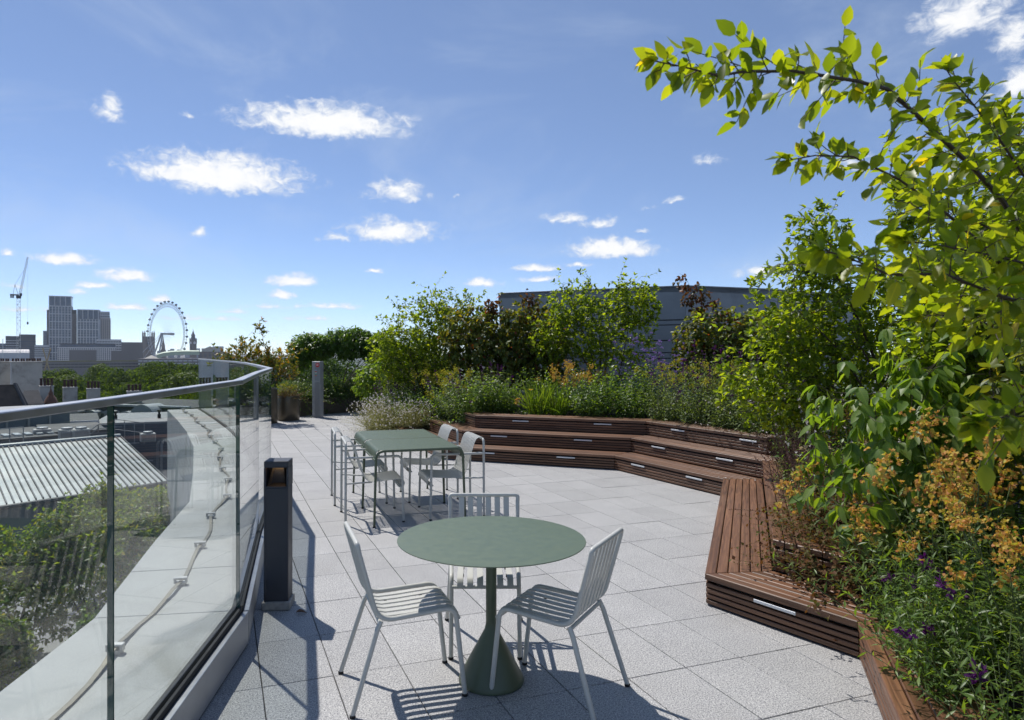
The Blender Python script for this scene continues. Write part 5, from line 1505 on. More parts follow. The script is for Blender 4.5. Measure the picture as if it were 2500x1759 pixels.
for k, (x, y, hh, lab, lm) in enumerate(((-9.2, 13.9, 2.7, 'broad shrub on the lower terrace at the left edge, seen through the glass', 'lf_lower'), (-7.9, 14.4, 3.1, 'tall shrub on the lower terrace with rusty shoot tips, left of the glass joint', 'lf_lower'),
                                         (-8.9, 17.6, 2.9, 'shrub with rusty tips on the lower terrace in front of the zinc roof', 'lf_lower'), (-6.5, 12.4, 1.5, 'low shrub at the foot of the taller ones on the lower terrace', 'lf_dark'), (-8.6, 12.0, 1.6, 'low shrub on the lower terrace at the bottom left corner of the glass', 'lf_lower'))):
    shrub('terrace_shrub', lab, 'shrub', (x, y, LZ), 7, [(0, 0, hh * .52, hh * .54, hh * .42, hh * .46, 1), (hh * .22, .1, hh * .72, hh * .25, hh * .22, hh * .24, .6), (-hh * .22, 0, hh * .8, hh * .2, hh * .2, hh * .2, .5)], 420, (.115, .06, 'dia', .3, 5), 60 + k, lm, base_r=.03, shoots=14)
shrub('clipped_hedge', 'lime green clipped hedge at the far end of the lower terrace', 'hedge', (-9.75, 20.6, LZ), 8, [(-.35, -.5, 1.3, .8, .7, .9, 1), (.3, .45, 1.3, .75, .65, .85, 1)], 420, (.10, .06, 'dia', .1, 5), 71, 'lf_hedge', base_r=.02)
t = thing('grass_tuft', 'tuft of upright blades at the bottom left of the lower terrace', 'grass', (-6.2, 11.2, LZ))
rng = np.random.default_rng(9); tag(obj('blades', part_mesh('blades', [(*blades(rng, 120, 1.2, .03, .35, .3, .25), 0)], ['lf_grass']), t), kind='stuff')

# ---- zinc roof with standing seams ------------------------------------------------------------
t = thing('zinc_roof_building', 'low building with a pale standing-seam zinc roof, seen through the glass', 'building', (-14, 24, LZ))
B0 = Vector((-14, 24, LZ))
ra, rb = Vector((-22.1, 18.9, -1.70)), Vector((-14.4, 28.06, -1.70)); ea, eb = Vector((-17.9, 13.9, -2.62)), Vector((-10.35, 23.3, -2.62))
m = MB(); m.add([v - B0 for v in (ra, rb, eb, ea)] + [v - B0 - Vector((0, 0, .12)) for v in (ra, rb, eb, ea)], [(0, 3, 2, 1), (4, 5, 6, 7), (0, 1, 5, 4), (1, 2, 6, 5), (2, 3, 7, 6), (3, 0, 4, 7)]); m.build('roof_slope', M['lead'], t)
n = 64
for k in range(n + 1):
    u = k / n; p = ra.lerp(rb, u) - B0; q = ea.lerp(eb, u) - B0
    nn = (q - p).cross(rb - ra).normalized(); nn = nn if nn.z > 0 else -nn
    wd = (rb - ra).normalized() * .017
    vs = [p - wd, p + wd, q + wd, q - wd]; vs = vs + [v + nn * .055 for v in vs]
    m = MB(); m.add(vs, [(0, 1, 2, 3), (4, 7, 6, 5), (0, 4, 5, 1), (1, 5, 6, 2), (2, 6, 7, 3), (3, 7, 4, 0)]); m.build('seam', M['seam'], t)
d = (rb - ra).normalized()
m = MB(); m.tube([ra - B0 + Vector((0, 0, .03)), rb - B0 + Vector((0, 0, .03))], .09, 8); m.build('ridge_cap', M['lead'], t)
# back slope and end
rr = Vector((-3.4, 2.6, -1.9))
m = MB(); m.add([v - B0 for v in (ra, rb, rb + rr, ra + rr)], [(0, 1, 2, 3)]); m.add([v - B0 for v in (rb, eb, Vector((eb.x, eb.y, LZ)), Vector((rb.x + rr.x, rb.y + rr.y, LZ)), rb + rr)], [(0, 1, 2, 3, 4)]); m.build('rear_slope', M['asphalt'], t)
m = MB(); m.add([v - B0 for v in (ea + Vector((-.15, .1, -.1)), eb + Vector((-.15, .1, -.1)), Vector((eb.x - .15, eb.y + .1, LZ)), Vector((ea.x - .15, ea.y + .1, LZ)))], [(0, 1, 2, 3)]); m.build('wall', M['enclosure'], t)
m = MB(); m.tube([ea - B0 + Vector((.05, -.04, -.05)), eb - B0 + Vector((.05, -.04, -.05))], .07, 8); m.build('gutter', M['seam'], t)

# ---- roofscape in the middle distance -------------------------------------------------------------
def face_rz(X, D, extra=0): return -math.atan2(X, D) + R(extra)
def block(name, label, cat, x0, x1, ytop, D, depth, wall, base=None, extra=0, win=None, winmat='pane', group=None, top=None, parapet=None):
    """box-like building seen between x0 and x1 (survey grid) at distance D; win=(cols, rows, fw, fh, ytop2, ybot2)"""
    a, b = px(x0, ytop, D), px(x1, ytop, D); W = (b - a).length; c = (a + b) / 2
    zb = GZ if base is None else base
    t = thing(name, label, cat, (c.x, c.y, zb), face_rz(c.x, D, extra), group); H = a.z - zb
    m = MB(); m.box((0, depth / 2, H / 2), (W, depth, H)); m.build('wall', M[wall], t)
    if win:
        cols, rows, fw, fh, y2, y3 = win
        za = EYE - (y2 - 861.7) * D / 1682 - zb; zc = EYE - (y3 - 861.7) * D / 1682 - zb
        m = MB(); cw = W / cols; rh = (za - zc) / rows
        for i in range(cols):
            for j in range(rows):
                xx = -W / 2 + (i + .5) * cw; zz = zc + (j + .5) * rh
                m.box((xx, -.02 - .001 * D * .02, zz), (cw * fw, .10 + .0004 * D, rh * fh))
        # right-hand return
        nd = max(1, int(cols * depth / W))
        for i in range(nd):
            for j in range(rows):
                yy = (i + .5) * depth / nd; zz = zc + (j + .5) * rh
                m.box((W / 2 + .02, yy, zz), (.1 + .0004 * D, depth / nd * fw, rh * fh))
        w = m.build('windows', M[winmat], t)
        if cols * rows > 12 or D > 300: tag(w, kind='stuff')
    if parapet:
        m = MB(); m.box((0, depth / 2, H + parapet / 2), (W * 1.02, depth * 1.02, parapet)); m.build('parapet', M[wall], t)
    return t, W, H
# dark slate mansard terrace with dormers
def dormer(parent, x, y, z, w, h, dome=False):
    """dormer standing at local x, front at y, foot z"""
    m = MB(); m.box((x, y + .6, z + h / 2), (w, 1.2, h)); dm = m.build('dormer', M['portland'], parent)
    m = MB()
    if dome:
        P = [(math.cos(a) * w * .62, math.sin(a) * w * .50) for a in np.linspace(0, math.pi, 15)]
        vs = [(x + p, y - .15, z + h + q) for p, q in P] + [(x + p, y + 1.5, z + h + q) for p, q in P]; k = len(P)
        m.add(vs, [(i, i + 1, k + i + 1, k + i) for i in range(k - 1)] + [tuple(range(k))[::-1], tuple(range(k, 2 * k))])
    else:
        P = [(math.cos(a) * w * .60, math.sin(a) * .22) for a in np.linspace(0, math.pi, 9)]
        vs = [(x + p, y - .12, z + h + q) for p, q in P] + [(x + p, y + 1.4, z + h + q) for p, q in P]; k = len(P)
        m.add(vs, [(i, i + 1, k + i + 1, k + i) for i in range(k - 1)] + [tuple(range(k))[::-1], tuple(range(k, 2 * k))])
    m.build('dormer_roof', M['lead'], dm)
    nw = 2 if dome else 1
    for i in range(nw):
        xx = x + (i - (nw - 1) / 2) * w * .46
        m = MB(); m.box((xx, y - .02, z + h * .5), (w * (.36 if dome else .56), .08, h * .78)); m.build('window', M['frame'], dm)
        m = MB(); m.box((xx, y - .075, z + h * .68), (w * (.28 if dome else .44), .03, h * .32)); m.build('pane', M['pane'], dm)
        m = MB(); m.box((xx, y - .075, z + h * .30), (w * (.28 if dome else .44), .03, h * .34)); m.build('pane', M['pane'], dm)
a = px(120, 990, 54); b = px(432, 990, 50); c = (a + b) / 2; W = (b - a).length
t = thing('mansard_building', 'old building with dark slate mansard roof and pale dormers below the handrail', 'building', (c.x, c.y, GZ), math.atan2(b.y - a.y, b.x - a.x))
h0 = a.z - GZ
m = MB(); m.add([(-W / 2, 0, h0 - 2.3), (W / 2, 0, h0 - 2.3), (W / 2, 1.1, h0), (-W / 2, 1.1, h0), (-W / 2, 9, h0), (W / 2, 9, h0), (-W / 2, 10, h0 - 2.3), (W / 2, 10, h0 - 2.3)],
               [(0, 1, 2, 3), (3, 2, 5, 4), (4, 5, 7, 6), (0, 3, 4, 6), (1, 7, 5, 2)]); m.build('mansard_roof', M['slate'], t)
m = MB(); m.box((0, 5, (h0 - 2.3) / 2), (W, 10, h0 - 2.3)); m.build('wall', M['portland'], t)
m = MB(); m.box((0, 1.2, h0 + .06), (W, .5, .14)); m.build('roof_kerb', M['lead'], t)
for xx in (-3.9, -2.2, -.5, 1.25): dormer(t, xx, .25, h0 - 1.75, .85, 1.25)
dormer(t, 2.95, .15, h0 - 1.75, 1.75, 1.15, True)
for xx in (4.55, ): dormer(t, xx, .25, h0 - 1.75, .8, 1.2)
# near flat roofs and clutter
def slab_roof(name, label, x0, x1, y, D, depth, th, mt, extra=0, cat='roof', base=GZ):
    a, b = px(x0, y, D), px(x1, y, D); W = (b - a).length; c = (a + b) / 2
    t = thing(name, label, cat, (c.x, c.y, base), face_rz(c.x, D, extra)); H = a.z - base
    m = MB(); m.box((0, depth / 2, H / 2), (W, depth, H)); m.build('wall', M['enclosure'], t)
    m = MB(); m.box((0, depth / 2, H + th / 2), (W * 1.01, depth * 1.01, th)); m.build('roof_deck', M[mt], t)
    return t, W, H
t, W, H = slab_roof('plant_enclosure', 'blue-grey rooftop enclosure with panel joints at the left edge', -120, 152, 1016, 36, 6, .10, 'palefelt', 8, 'building')
for k in range(6):
    m = MB(); m.cbox((-W / 2 + (k + .5) * W / 6, -.05, H - .85), (W / 6 - .05, .08, 1.6), .01); m.build('wall_panel', M['enclosure'], t)
    m = MB(); m.box((-W / 2 + k * W / 6, -.12, H - .85), (.09, .12, 1.7)); m.build('post', M['galv'], t)
t, W, H = slab_roof('flat_roof', 'long pale flat roof in front of the mansard, right of the glass joint', 238, 440, 1036, 40, 7, .12, 'palefelt', -6)
for k in range(2):
    m = MB(); m.lathe([(.10, 0), (.10, .25), (.06, .26), (.06, .4), (.13, .42), (.13, .5), (.02, .52)], 10, (-1.5 + k * 2.4, 2.2, H + .12)); m.build('roof_vent', M['rubber'], t)
t, W, H = slab_roof('white_parapet_roof', 'low roof with a bright white parapet wall behind the enclosure', 152, 236, 1031, 39, 5, .1, 'asphalt', 0)
m = MB(); m.cbox((0, -.06, H - .12), (W * .98, .12, .42), .02); m.build('parapet', M['white_far'], t)
t, W, H = slab_roof('felt_roof', 'dark sagging felt roof between the enclosure and the pale flat roof', 110, 250, 1058, 33.5, 4.5, .1, 'asphalt', 4)
t, W, H = slab_roof('skylight_roof', 'low roof with rows of rooflights at the left edge above the zinc roof', -90, 130, 1076, 30.5, 5, .08, 'asphalt', 10)
for k in range(9):
    m = MB(); m.cbox((-W / 2 + .4 + k * W / 9.4, 1.1, H + .12), (W / 15, .9, .1), .02); m.build('rooflight', M['lead'], t)
def case_unit(label, x, y, D, w, d_, h, nfan):
    p = px(x, y, D); t = thing('condenser_unit', label, 'condenser', (p.x, p.y, p.z), face_rz(p.x, D, 5))
    m = MB(); m.cbox((0, 0, h / 2), (w, d_, h), .02); m.build('case', M['acunit'], t)
    m = MB(); m.lathe([(d_ * .40, 0), (d_ * .40, .08), (d_ * .34, .09)], 20, (0, 0, h)); m.build('fan_ring', M['galv'], t)
    m = MB(); m.box((0, -d_ / 2 - .004, h * .5), (w * .8, .012, h * .7)); m.build('grille', M['galv'], t)
case_unit('left one of two pale condenser units behind the zinc ridge', 164, 1075, 31.5, .68, .6, .5, 1)
case_unit('right one of two pale condenser units behind the zinc ridge', 198, 1074, 31.5, .68, .6, .5, 1)
case_unit('low white roof box on the dark roof at the left', 103, 1062, 32.5, .72, .6, .28, 1)
case_unit('pale roof box to the right of the glass joint', 361, 1078, 30.5, .62, .5, .36, 1)
rail_fence('grey guard rail above the zinc ridge at the left edge', [px(-10, 1094, 28), px(57, 1088, 28)], .75, .55)
rail_fence('grey guard rail on the flat roof right of the glass joint', [px(280, 1075, 33), px(352, 1084, 33)], 1.0, .5)
rail_fence('stair rail climbing beside the condenser units', [px(218, 1072, 31), px(240, 1056, 31), px(268, 1056, 31)], .35, .6)

# slate gable house and big chimney stacks -----------------------------------------------------------
a, b = px(-60, 940, 44), px(44, 940, 44); c = (a + b) / 2
t = thing('gabled_house', 'brown tiled roof with a dark gable edge at the far left', 'house', (c.x, c.y, GZ), face_rz(c.x, 44))
W = (b - a).length; H = a.z - GZ
m = MB(); m.add([(-W / 2, 0, H), (W * .35, 0, H), (W / 2 + .25, -1.1, H - 1.75), (-W / 2, -1.1, H - 1.75), (-W / 2, 3, H - 2), (W * .5, 3, H - 2)], [(0, 3, 2, 1), (0, 1, 5, 4), (1, 2, 5)]); m.build('roof', M['browntile'], t)
m = MB(); m.tube([(W * .35, -.03, H + .06), (W / 2 + .28, -1.14, H - 1.72)], .10, 6); m.tube([(W * .37, .5, H + .02), (W / 2 + .4, .2, H - 1.72)], .10, 6); m.build('gable_coping', M['slate'], t)
m = MB(); m.box((0, 1.1, (H - 1.8) / 2), (W * .98, 3.9, H - 1.8)); m.build('wall', M['render'], t)
def stack(label, x0, x1, ytop, ybot, D, pots, depth=.9, mt='render', potband=None, shoulder=0, smalls=0):
    a, b = px(x0, ytop, D), px(x1, ytop, D); W = (b - a).length; c = (a + b) / 2; zb = EYE - (ybot - 861.7) * D / 1682; H = a.z - zb
    t = thing('chimney_stack', label, 'chimney', (c.x, c.y, zb), face_rz(c.x, D, 4))
    m = MB(); m.box((0, depth / 2, H / 2 - 4), (W, depth, H + 8)); m.build('stack', M[mt], t)
    m = MB(); m.cbox((0, depth / 2, H + .05), (W * 1.05, depth * 1.1, .12), .02); m.build('cornice', M[mt], t)
    if shoulder:
        m = MB()
        P = [(0, 0), (shoulder, 0), (shoulder * .55, H * .12), (shoulder * .2, H * .3), (0, H * .55)]
        m.add([(W / 2 + p, .08, q) for p, q in P] + [(W / 2 + p, depth - .08, q) for p, q in P], [(0, 1, 2, 3, 4), (9, 8, 7, 6, 5)] + [(i, (i + 1) % 5 + 0, (i + 1) % 5 + 5, i + 5)[::-1] for i in range(5)]); m.build('shoulder', M[mt], t)
    ph = potband or .22
    for k in range(pots):
        m = MB(); r_ = min(.13, W / pots * .44)
        m.lathe([(r_ * .95, 0), (r_ * .8, ph * .8), (r_ * 1.0, ph * .85), (r_ * 1.0, ph), (r_ * .6, ph)], 8, (-W / 2 + (k + .5) * W / pots, depth * (.35 if k % 2 else .65), H + .10)); m.build('chimney_pot', M['pots'], t)
stack('wide whitewashed chimney stack with a row of small dark pots', 36, 98, 886, 962, 52, 11, 1.2, shoulder=.45)
stack('whitewashed chimney stack cut by the left edge of the picture', -14, 22, 886, 925, 53, 7, 1.2)
stack('narrow chimney with tall dark pots next to the wide white stack', 100, 129, 946, 980, 50, 4, .8, potband=.55)
stack('second chimney with tall dark pots, in front of the trees', 157, 187, 949, 982, 52, 4, .8, potband=.55)
stack('third chimney with tall dark pots, in front of the trees', 215, 243, 952, 982, 54, 4, .8, potband=.55)
stack('fourth chimney with tall dark pots, just above the handrail', 313, 345, 958, 990, 56, 4, .8, potband=.52)
p = px(124, 983, 46)
t = thing('turret', 'small rusty pointed turret cap with a finial above the handrail', 'turret', (p.x, p.y, p.z - 2))
m = MB(); m.lathe([(.36, 0), (.36, 1.95), (.42, 2.0), (.30, 2.3), (.16, 2.5), (.13, 2.55), (.15, 2.6), (.08, 2.75), (.03, 2.95), (.02, 3.5)], 12); m.build('cap', M['copper'], t, True)
a, b = px(48, 955, 48), px(102, 955, 48); c = (a + b) / 2; W = (b - a).length
t = thing('slate_roof_house', 'small hipped slate roof below the wide white chimney', 'house', (c.x, c.y, GZ), face_rz(c.x, 48)); H = a.z - GZ
m = MB(); m.add([(-W / 2, 0, H - .9), (W / 2, 0, H - .9), (W * .3, .9, H), (-W * .25, .9, H), (-W / 2, 2.5, H - .9), (W / 2, 2.5, H - .9)], [(0, 1, 2, 3), (3, 2, 5, 4), (0, 3, 4), (1, 5, 2)]); m.build('roof', M['slate'], t)
m = MB(); m.box((0, 1.25, (H - .9) / 2), (W * .97, 2.4, H - .9)); m.build('wall', M['render'], t)

# ---- trees along the river ------------------------------------------------------------------------
def tree_meshes(seed, lm, n=3400, ls=.62):
    rng = np.random.default_rng(seed); lobes = []
    for k in range(17):
        a = rng.uniform(0, 6.28); r = rng.uniform(0, 5.2); z = rng.uniform(10, 27); s = 1 - abs(z - 17) / 20
        lobes.append((math.cos(a) * r * s * 1.1, math.sin(a) * r * s * 1.1, z, rng.uniform(2.0, 3.6)))
    lobes = np.array(lobes); k = rng.choice(len(lobes), n, p=lobes[:, 3] ** 2 / (lobes[:, 3] ** 2).sum())
    d = unit(rng.normal(0, 1, (n, 3))); d[:, 2] = np.where(d[:, 2] < -.5, -d[:, 2], d[:, 2])
    P = lobes[k, :3] + d * lobes[k, 3:4] * rng.uniform(.72, 1.06, (n, 1)) * [1, 1, .85]
    D = unit(np.cross(d, rng.normal(0, 1, (n, 3)))); N = d + rng.normal(0, .45, (n, 3))
    V, F = leaf_arrays(P, D, N, ls * rng.uniform(.6, 1.3, n), ls * rng.uniform(.5, .95, n), 'flat', .25, .1)
    V, F, fm = merge([(V, F, 0)]); crown = fast_mesh('crown', V, F, M[lm], smooth=False)
    lines = [(np.array([(0, 0, 0), (.1, 0, 6), (.0, .1, 12), (0, 0, 20)]), [.55, .42, .32, .12])]
    for L in lobes: lines.append((np.array([(0, 0, rng.uniform(6, 12)), (L[0] * .5, L[1] * .5, L[2] * .8), L[:3]]), [.22, .14, .05]))
    return tubes_mesh('trunk', lines, M['bark']), crown
TM = [tree_meshes(s, 'lf_plane') for s in (1, 2, 3)] + [tree_meshes(4, 'lf_lime')]
rt_ = random.Random(12)
TREES = [  # survey x, top y, distance, scale across, kind
    (112, 900, 235, 1.0, 0), (140, 899, 240, 1.05, 1), (172, 902, 245, 1.0, 2), (205, 908, 238, .9, 0), (150, 928, 150, .75, 3), (185, 932, 155, .70, 0), (238, 898, 225, .8, 3), (222, 925, 160, .8, 1),
    (262, 905, 200, .95, 2), (285, 890, 200, 1.0, 0), (308, 898, 190, .95, 1), (333, 888, 190, 1.05, 2), (358, 896, 180, 1.0, 0), (383, 884, 185, 1.0, 1), (412, 872, 195, 1.15, 2), (440, 884, 190, 1.05, 0), (466, 886, 185, 1.0, 1),
    (492, 882, 190, 1.05, 2), (245, 946, 135, .72, 0), (290, 938, 140, .8, 1), (340, 930, 140, .85, 2), (390, 926, 145, .85, 0), (435, 922, 150, .9, 3), (480, 920, 150, .9, 1), (520, 874, 190, 1.1, 0), (552, 868, 195, 1.1, 1), (585, 868, 190, 1.05, 2),
    (618, 867, 185, 1.05, 0), (655, 868, 180, 1.0, 1), (690, 867, 185, 1.0, 2), (728, 866, 190, 1.0, 0), (766, 867, 185, 1.0, 1), (805, 868, 180, 1.0, 2), (845, 866, 190, 1.05, 0), (600, 915, 140, .9, 1), (670, 918, 140, .9, 0), (745, 918, 140, .9, 2), (820, 918, 145, .95, 1),
    (520, 905, 150, .95, 2), (560, 910, 145, .9, 3)]
ORD = ['first', 'second', 'third', 'fourth', 'fifth', 'sixth', 'seventh', 'eighth', 'ninth', 'tenth', 'eleventh', 'twelfth', 'thirteenth', 'fourteenth', 'fifteenth', 'sixteenth', 'seventeenth', 'eighteenth', 'nineteenth', 'twentieth']
far_i = near_i = 0
for x, yt, D, s, k in sorted(TREES):
    p = px(x, yt, D); hgt = p.z - GZ
    if D > 170: lab = 'plane tree in the back row by the river, %s from the left' % ORD[far_i % 20] if far_i < 20 else 'plane tree in the back row beyond the far balustrade, %s to the right' % ORD[far_i - 20]; far_i += 1
    else: lab = 'plane tree in the front row below the terrace, %s from the left' % ORD[near_i]; near_i += 1
    t = thing('plane_tree', lab, 'tree', (p.x, p.y, GZ), rt_.uniform(0, 6.28), 'plane trees along the river')
    t.scale = (s * 1.25, s * 1.25, hgt / 27.8)
    obj('trunk', TM[k][0], t); tag(obj('crown', TM[k][1], t), kind='stuff')

# ---- skyline ---------------------------------------------------------------------------------------------
block('office_block', 'dark office block behind the crane mast', 'building', 17, 50, 821, 1000, 30, 'dark_far', win=(9, 7, .72, .34, 829, 872), winmat='tower_pale')
block('office_block', 'taller dark half of the office block behind the crane', 'building', 50, 84, 817, 1004, 30, 'dark_far', win=(9, 7, .72, .34, 832, 872), winmat='paneblue')
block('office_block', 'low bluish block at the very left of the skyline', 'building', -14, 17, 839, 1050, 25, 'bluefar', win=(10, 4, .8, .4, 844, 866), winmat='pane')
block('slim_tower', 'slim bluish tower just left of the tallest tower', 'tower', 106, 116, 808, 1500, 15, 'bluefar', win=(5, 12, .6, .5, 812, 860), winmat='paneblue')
block('grey_block', 'grey office block at the foot of the tallest tower', 'building', 87, 117, 843, 900, 25, 'tower_pale', win=(10, 5, .85, .42, 847, 872), winmat='pane')
def res_tower(label, x0, x1, ytop, ycrown, D, depth, cols, rows, extra):
    a, b = px(x0, ytop, D), px(x1, ytop, D); W = (b - a).length; c = (a + b) / 2; H = a.z - GZ
    t = thing('residential_tower', label, 'tower', (c.x, c.y, GZ), face_rz(c.x, D, extra)); zc = EYE - (ycrown - 861.7) * D / 1682 - GZ
    m = MB(); m.box((0, depth / 2, H / 2), (W, depth, H)); m.build('core', M['paneblue'], t)
    fr = MB()
    for i in range(cols + 1):
        fr.box((-W / 2 + i * W / cols, -.3, zc / 2), (W / cols * .27, .9, zc))
    for j in range(rows + 1):
        fr.box((0, -.25, zc * j / rows), (W, .7, (1.5 if j % 3 == 0 else .45)))
    nd = max(2, int(cols * depth / W))
    for i in range(nd + 1): fr.box((W / 2 + .2, i * depth / nd, zc / 2), (.7, depth / nd * .3, zc)); fr.box((-W / 2 - .2, i * depth / nd, zc / 2), (.7, depth / nd * .3, zc))
    for j in range(rows + 1): fr.box((W / 2 + .2, depth / 2, zc * j / rows), (.6, depth, 1.2)); fr.box((-W / 2 - .2, depth / 2, zc * j / rows), (.6, depth, 1.2))
    tag(fr.build('facade_grid', M['tower_pale'], t), kind='stuff')
    for i in range(5):
        m = MB(); m.box((-W / 2 + i * W / 4, -.4, (H + zc) / 2), (1.0, 1.0, H - zc)); m.build('crown_pier', M['tower_pale'], t)
    for i in range(4):
        m = MB(); m.box((-W / 2 + (i + .5) * W / 4, -.12, (H + zc) / 2), (W / 4 - 1.2, .3, (H - zc) * .9)); m.build('crown_glazing', M['paneblue'], t)
    m = MB(); m.box((0, depth / 2 - .3, H + .6), (W + 1.5, depth + 1, 1.3)); m.build('roof', M['tower_pale'], t)
    return t
res_tower('tallest pale-framed residential tower on the skyline', 124, 170, 725, 748, 1100, 24, 7, 27, -6)
block('tower_wing', 'dark lower wing on the left of the tallest tower', 'tower', 115, 124.5, 757, 1112, 18, 'tower_dark', win=(4, 34, .6, .5, 762, 872), winmat='shell')
block('tower_wing', 'dark lower wing on the right of the tallest tower', 'tower', 170.5, 186, 757, 1115, 18, 'tower_dark', win=(6, 30, .6, .5, 766, 838), winmat='shell')
res_tower('second pale-framed residential tower, right of the tallest one', 192.5, 237.5, 758, 780, 1120, 26, 7, 22, -6)
block('stone_tower', 'warm stone tower with small square windows, right of the second tower', 'tower', 237.5, 268, 776, 1160, 24, 'shell', win=(7, 15, .45, .5, 780, 838))
block('upper_tower', 'set-back grey storeys on top of the warm stone tower', 'tower', 238.5, 266, 761, 1166, 20, 'tower_pale', win=(7, 2, .6, .4, 764, 776))
block('white_office', 'long white office block with a glazed top floor', 'building', 150, 277, 848, 900, 30, 'white_far', win=(28, 6, .55, .55, 850, 880))
block('glazed_storey', 'dark glazed top floor on the long white office block', 'building', 156, 274, 839, 905, 24, 'tower_dark', win=(24, 1, .8, .7, 841, 848), winmat='paneblue')
block('stepped_office', 'stepped pale office building at the right end of the white block', 'building', 239, 293, 829, 930, 26, 'white_far', win=(9, 4, .8, .4, 832, 856))
for lab, x0, x1, yt, D in (('wide grey concrete stage tower in front of the white office block', 174, 231, 855, 800), ('low brown concrete box left of the large stage tower', 273, 302, 857, 800), ('large brown concrete stage tower left of the wheel', 299, 345.5, 836, 805)):
    t, W, H = block('stage_tower', lab, 'building', x0, x1, yt, D, 18, 'concrete_far')
    for k in range(8):
        m = MB(); m.box((-W / 2 + (k + .5) * W / 8, -.15, H / 2), (W / 8 * .86, .3, H * .99)); m.build('concrete_fin', M['concrete_far'], t)
t, W, H = block('riverside_terraces', 'long low concrete building with a planted roof edge behind the trees', 'building', 96, 345, 883, 700, 30, 'concrete_far', win=(30, 2, .9, .3, 886, 900))
m = MB(); m.box((0, 1.0, H + .4), (W, 3, 1.0)); m.build('planted_edge', M['grassroof'], t)
block('riverside_terraces', 'low grey building with white boxes below the curved green roof', 'building', 345, 500, 876, 720, 30, 'concrete_far', win=(14, 2, .8, .4, 878, 892), winmat='tower_pale')
a = px(345, 880, 740); b = px(395, 880, 740); W = (b - a).length; c = (a + b) / 2
t = thing('pavilion', 'low hipped roof pavilion at the foot of the wheel', 'building', (c.x, c.y, GZ), face_rz(c.x, 740)); H = a.z - GZ
m = MB(); m.add([(-W / 2, 0, H), (W / 2, 0, H), (0, 10, H + 5.5), (-W / 2, 20, H), (W / 2, 20, H)], [(0, 1, 2), (3, 2, 4), (0, 2, 3), (1, 4, 2)]); m.build('roof', M['portland'], t)
m = MB(); m.box((0, 10, H / 2), (W * .96, 19, H)); m.build('wall', M['concrete_far'], t)
# curved pale green roof hall
a = px(387, 872, 900); b = px(483, 862, 900); W = (b - a).length; c = (a + b) / 2
t = thing('concert_hall', 'concert hall with a long curved pale green roof', 'building', (c.x, c.y, GZ), face_rz(c.x, 900))
zz = [(u, EYE - (y - 861.7) * 900 / 1682 - GZ) for u, y in ((-.5, 867), (-.35, 862.5), (-.15, 859.5), (.1, 858.3), (.5, 858.3))]
m = MB(); vs = []; 
for u, z in zz: vs += [(u * W, -1, z - 4.6 - (u < -.4) * 2), (u * W, -1, z), (u * W, 30, z + 1.5), (u * W, 30, z - 4)]
fs = []
for i in range(len(zz) - 1):
    for k in range(4): fs.append((i * 4 + k, i * 4 + (k + 1) % 4, i * 4 + 4 + (k + 1) % 4, i * 4 + 4 + k))
m.add(vs, fs + [(0, 1, 2, 3), (16, 17, 18, 19)]); m.build('roof', M['greenroof'], t)
m = MB(); m.box((0, 15, zz[0][1] / 2 - 2), (W * .97, 28, zz[0][1] - 4)); m.build('wall', M['bluefar'], t)
# gothic towers
def clock_tower():
    D = 1700; c = px(471.5, 868, D)
    t = thing('clock_tower', 'gothic clock tower with a pointed spire right of the wheel', 'tower', (c.x, c.y, GZ), face_rz(c.x, D, 32)); k = D / 1682
    z = lambda y: EYE - (y - 861.7) * k - GZ
    w = 11.6
    m = MB(); m.box((0, 0, z(840) / 2), (w, w, z(840))); m.build('shaft', M['gothic'], t)
    m = MB(); m.box((0, 0, (z(840) + z(832)) / 2), (w * 1.08, w * 1.08, z(832) - z(840))); m.build('clock_stage', M['gothic'], t)
    for sx, sy, rz in ((0, -1, 0), (1, 0, 90), (-1, 0, 90)):
        m = MB(); m.lathe([(.1, 0), (3.4, 0), (3.4, .4), (.1, .4)], 20); o = m.build('clock_face', M['white_far'], t); o.location = (sx * w * .545, sy * w * .545, z(837.5)); o.rotation_euler = (R(90), 0, R(rz if sx >= 0 else -90))
    m = MB()
    L = [(w * 1.1, z(832)), (w * .95, z(829.5)), (w * .62, z(824.5)), (w * .55, z(823.5)), (w * .55, z(820)), (w * .62, z(819.5)), (w * .3, z(814)), (w * .08, z(808)), (.2, z(803))]
    vs = [(a * s / 2, b * s / 2, h) for s, h in L for a, b in ((-1, -1), (1, -1), (1, 1), (-1, 1))]
    m.add(vs, [(i * 4 + q, i * 4 + (q + 1) % 4, i * 4 + 4 + (q + 1) % 4, i * 4 + 4 + q) for i in range(len(L) - 1) for q in range(4)]); m.build('spire_roof', M['gothicroof'], t)
    for a in (-1, 1):
        for b in (-1, 1):
            m = MB(); m.lathe([(.8, 0), (.8, 4), (.1, 8)], 6, (a * w * .5, b * w * .5, z(832))); m.build('pinnacle', M['gothic'], t)
clock_tower()
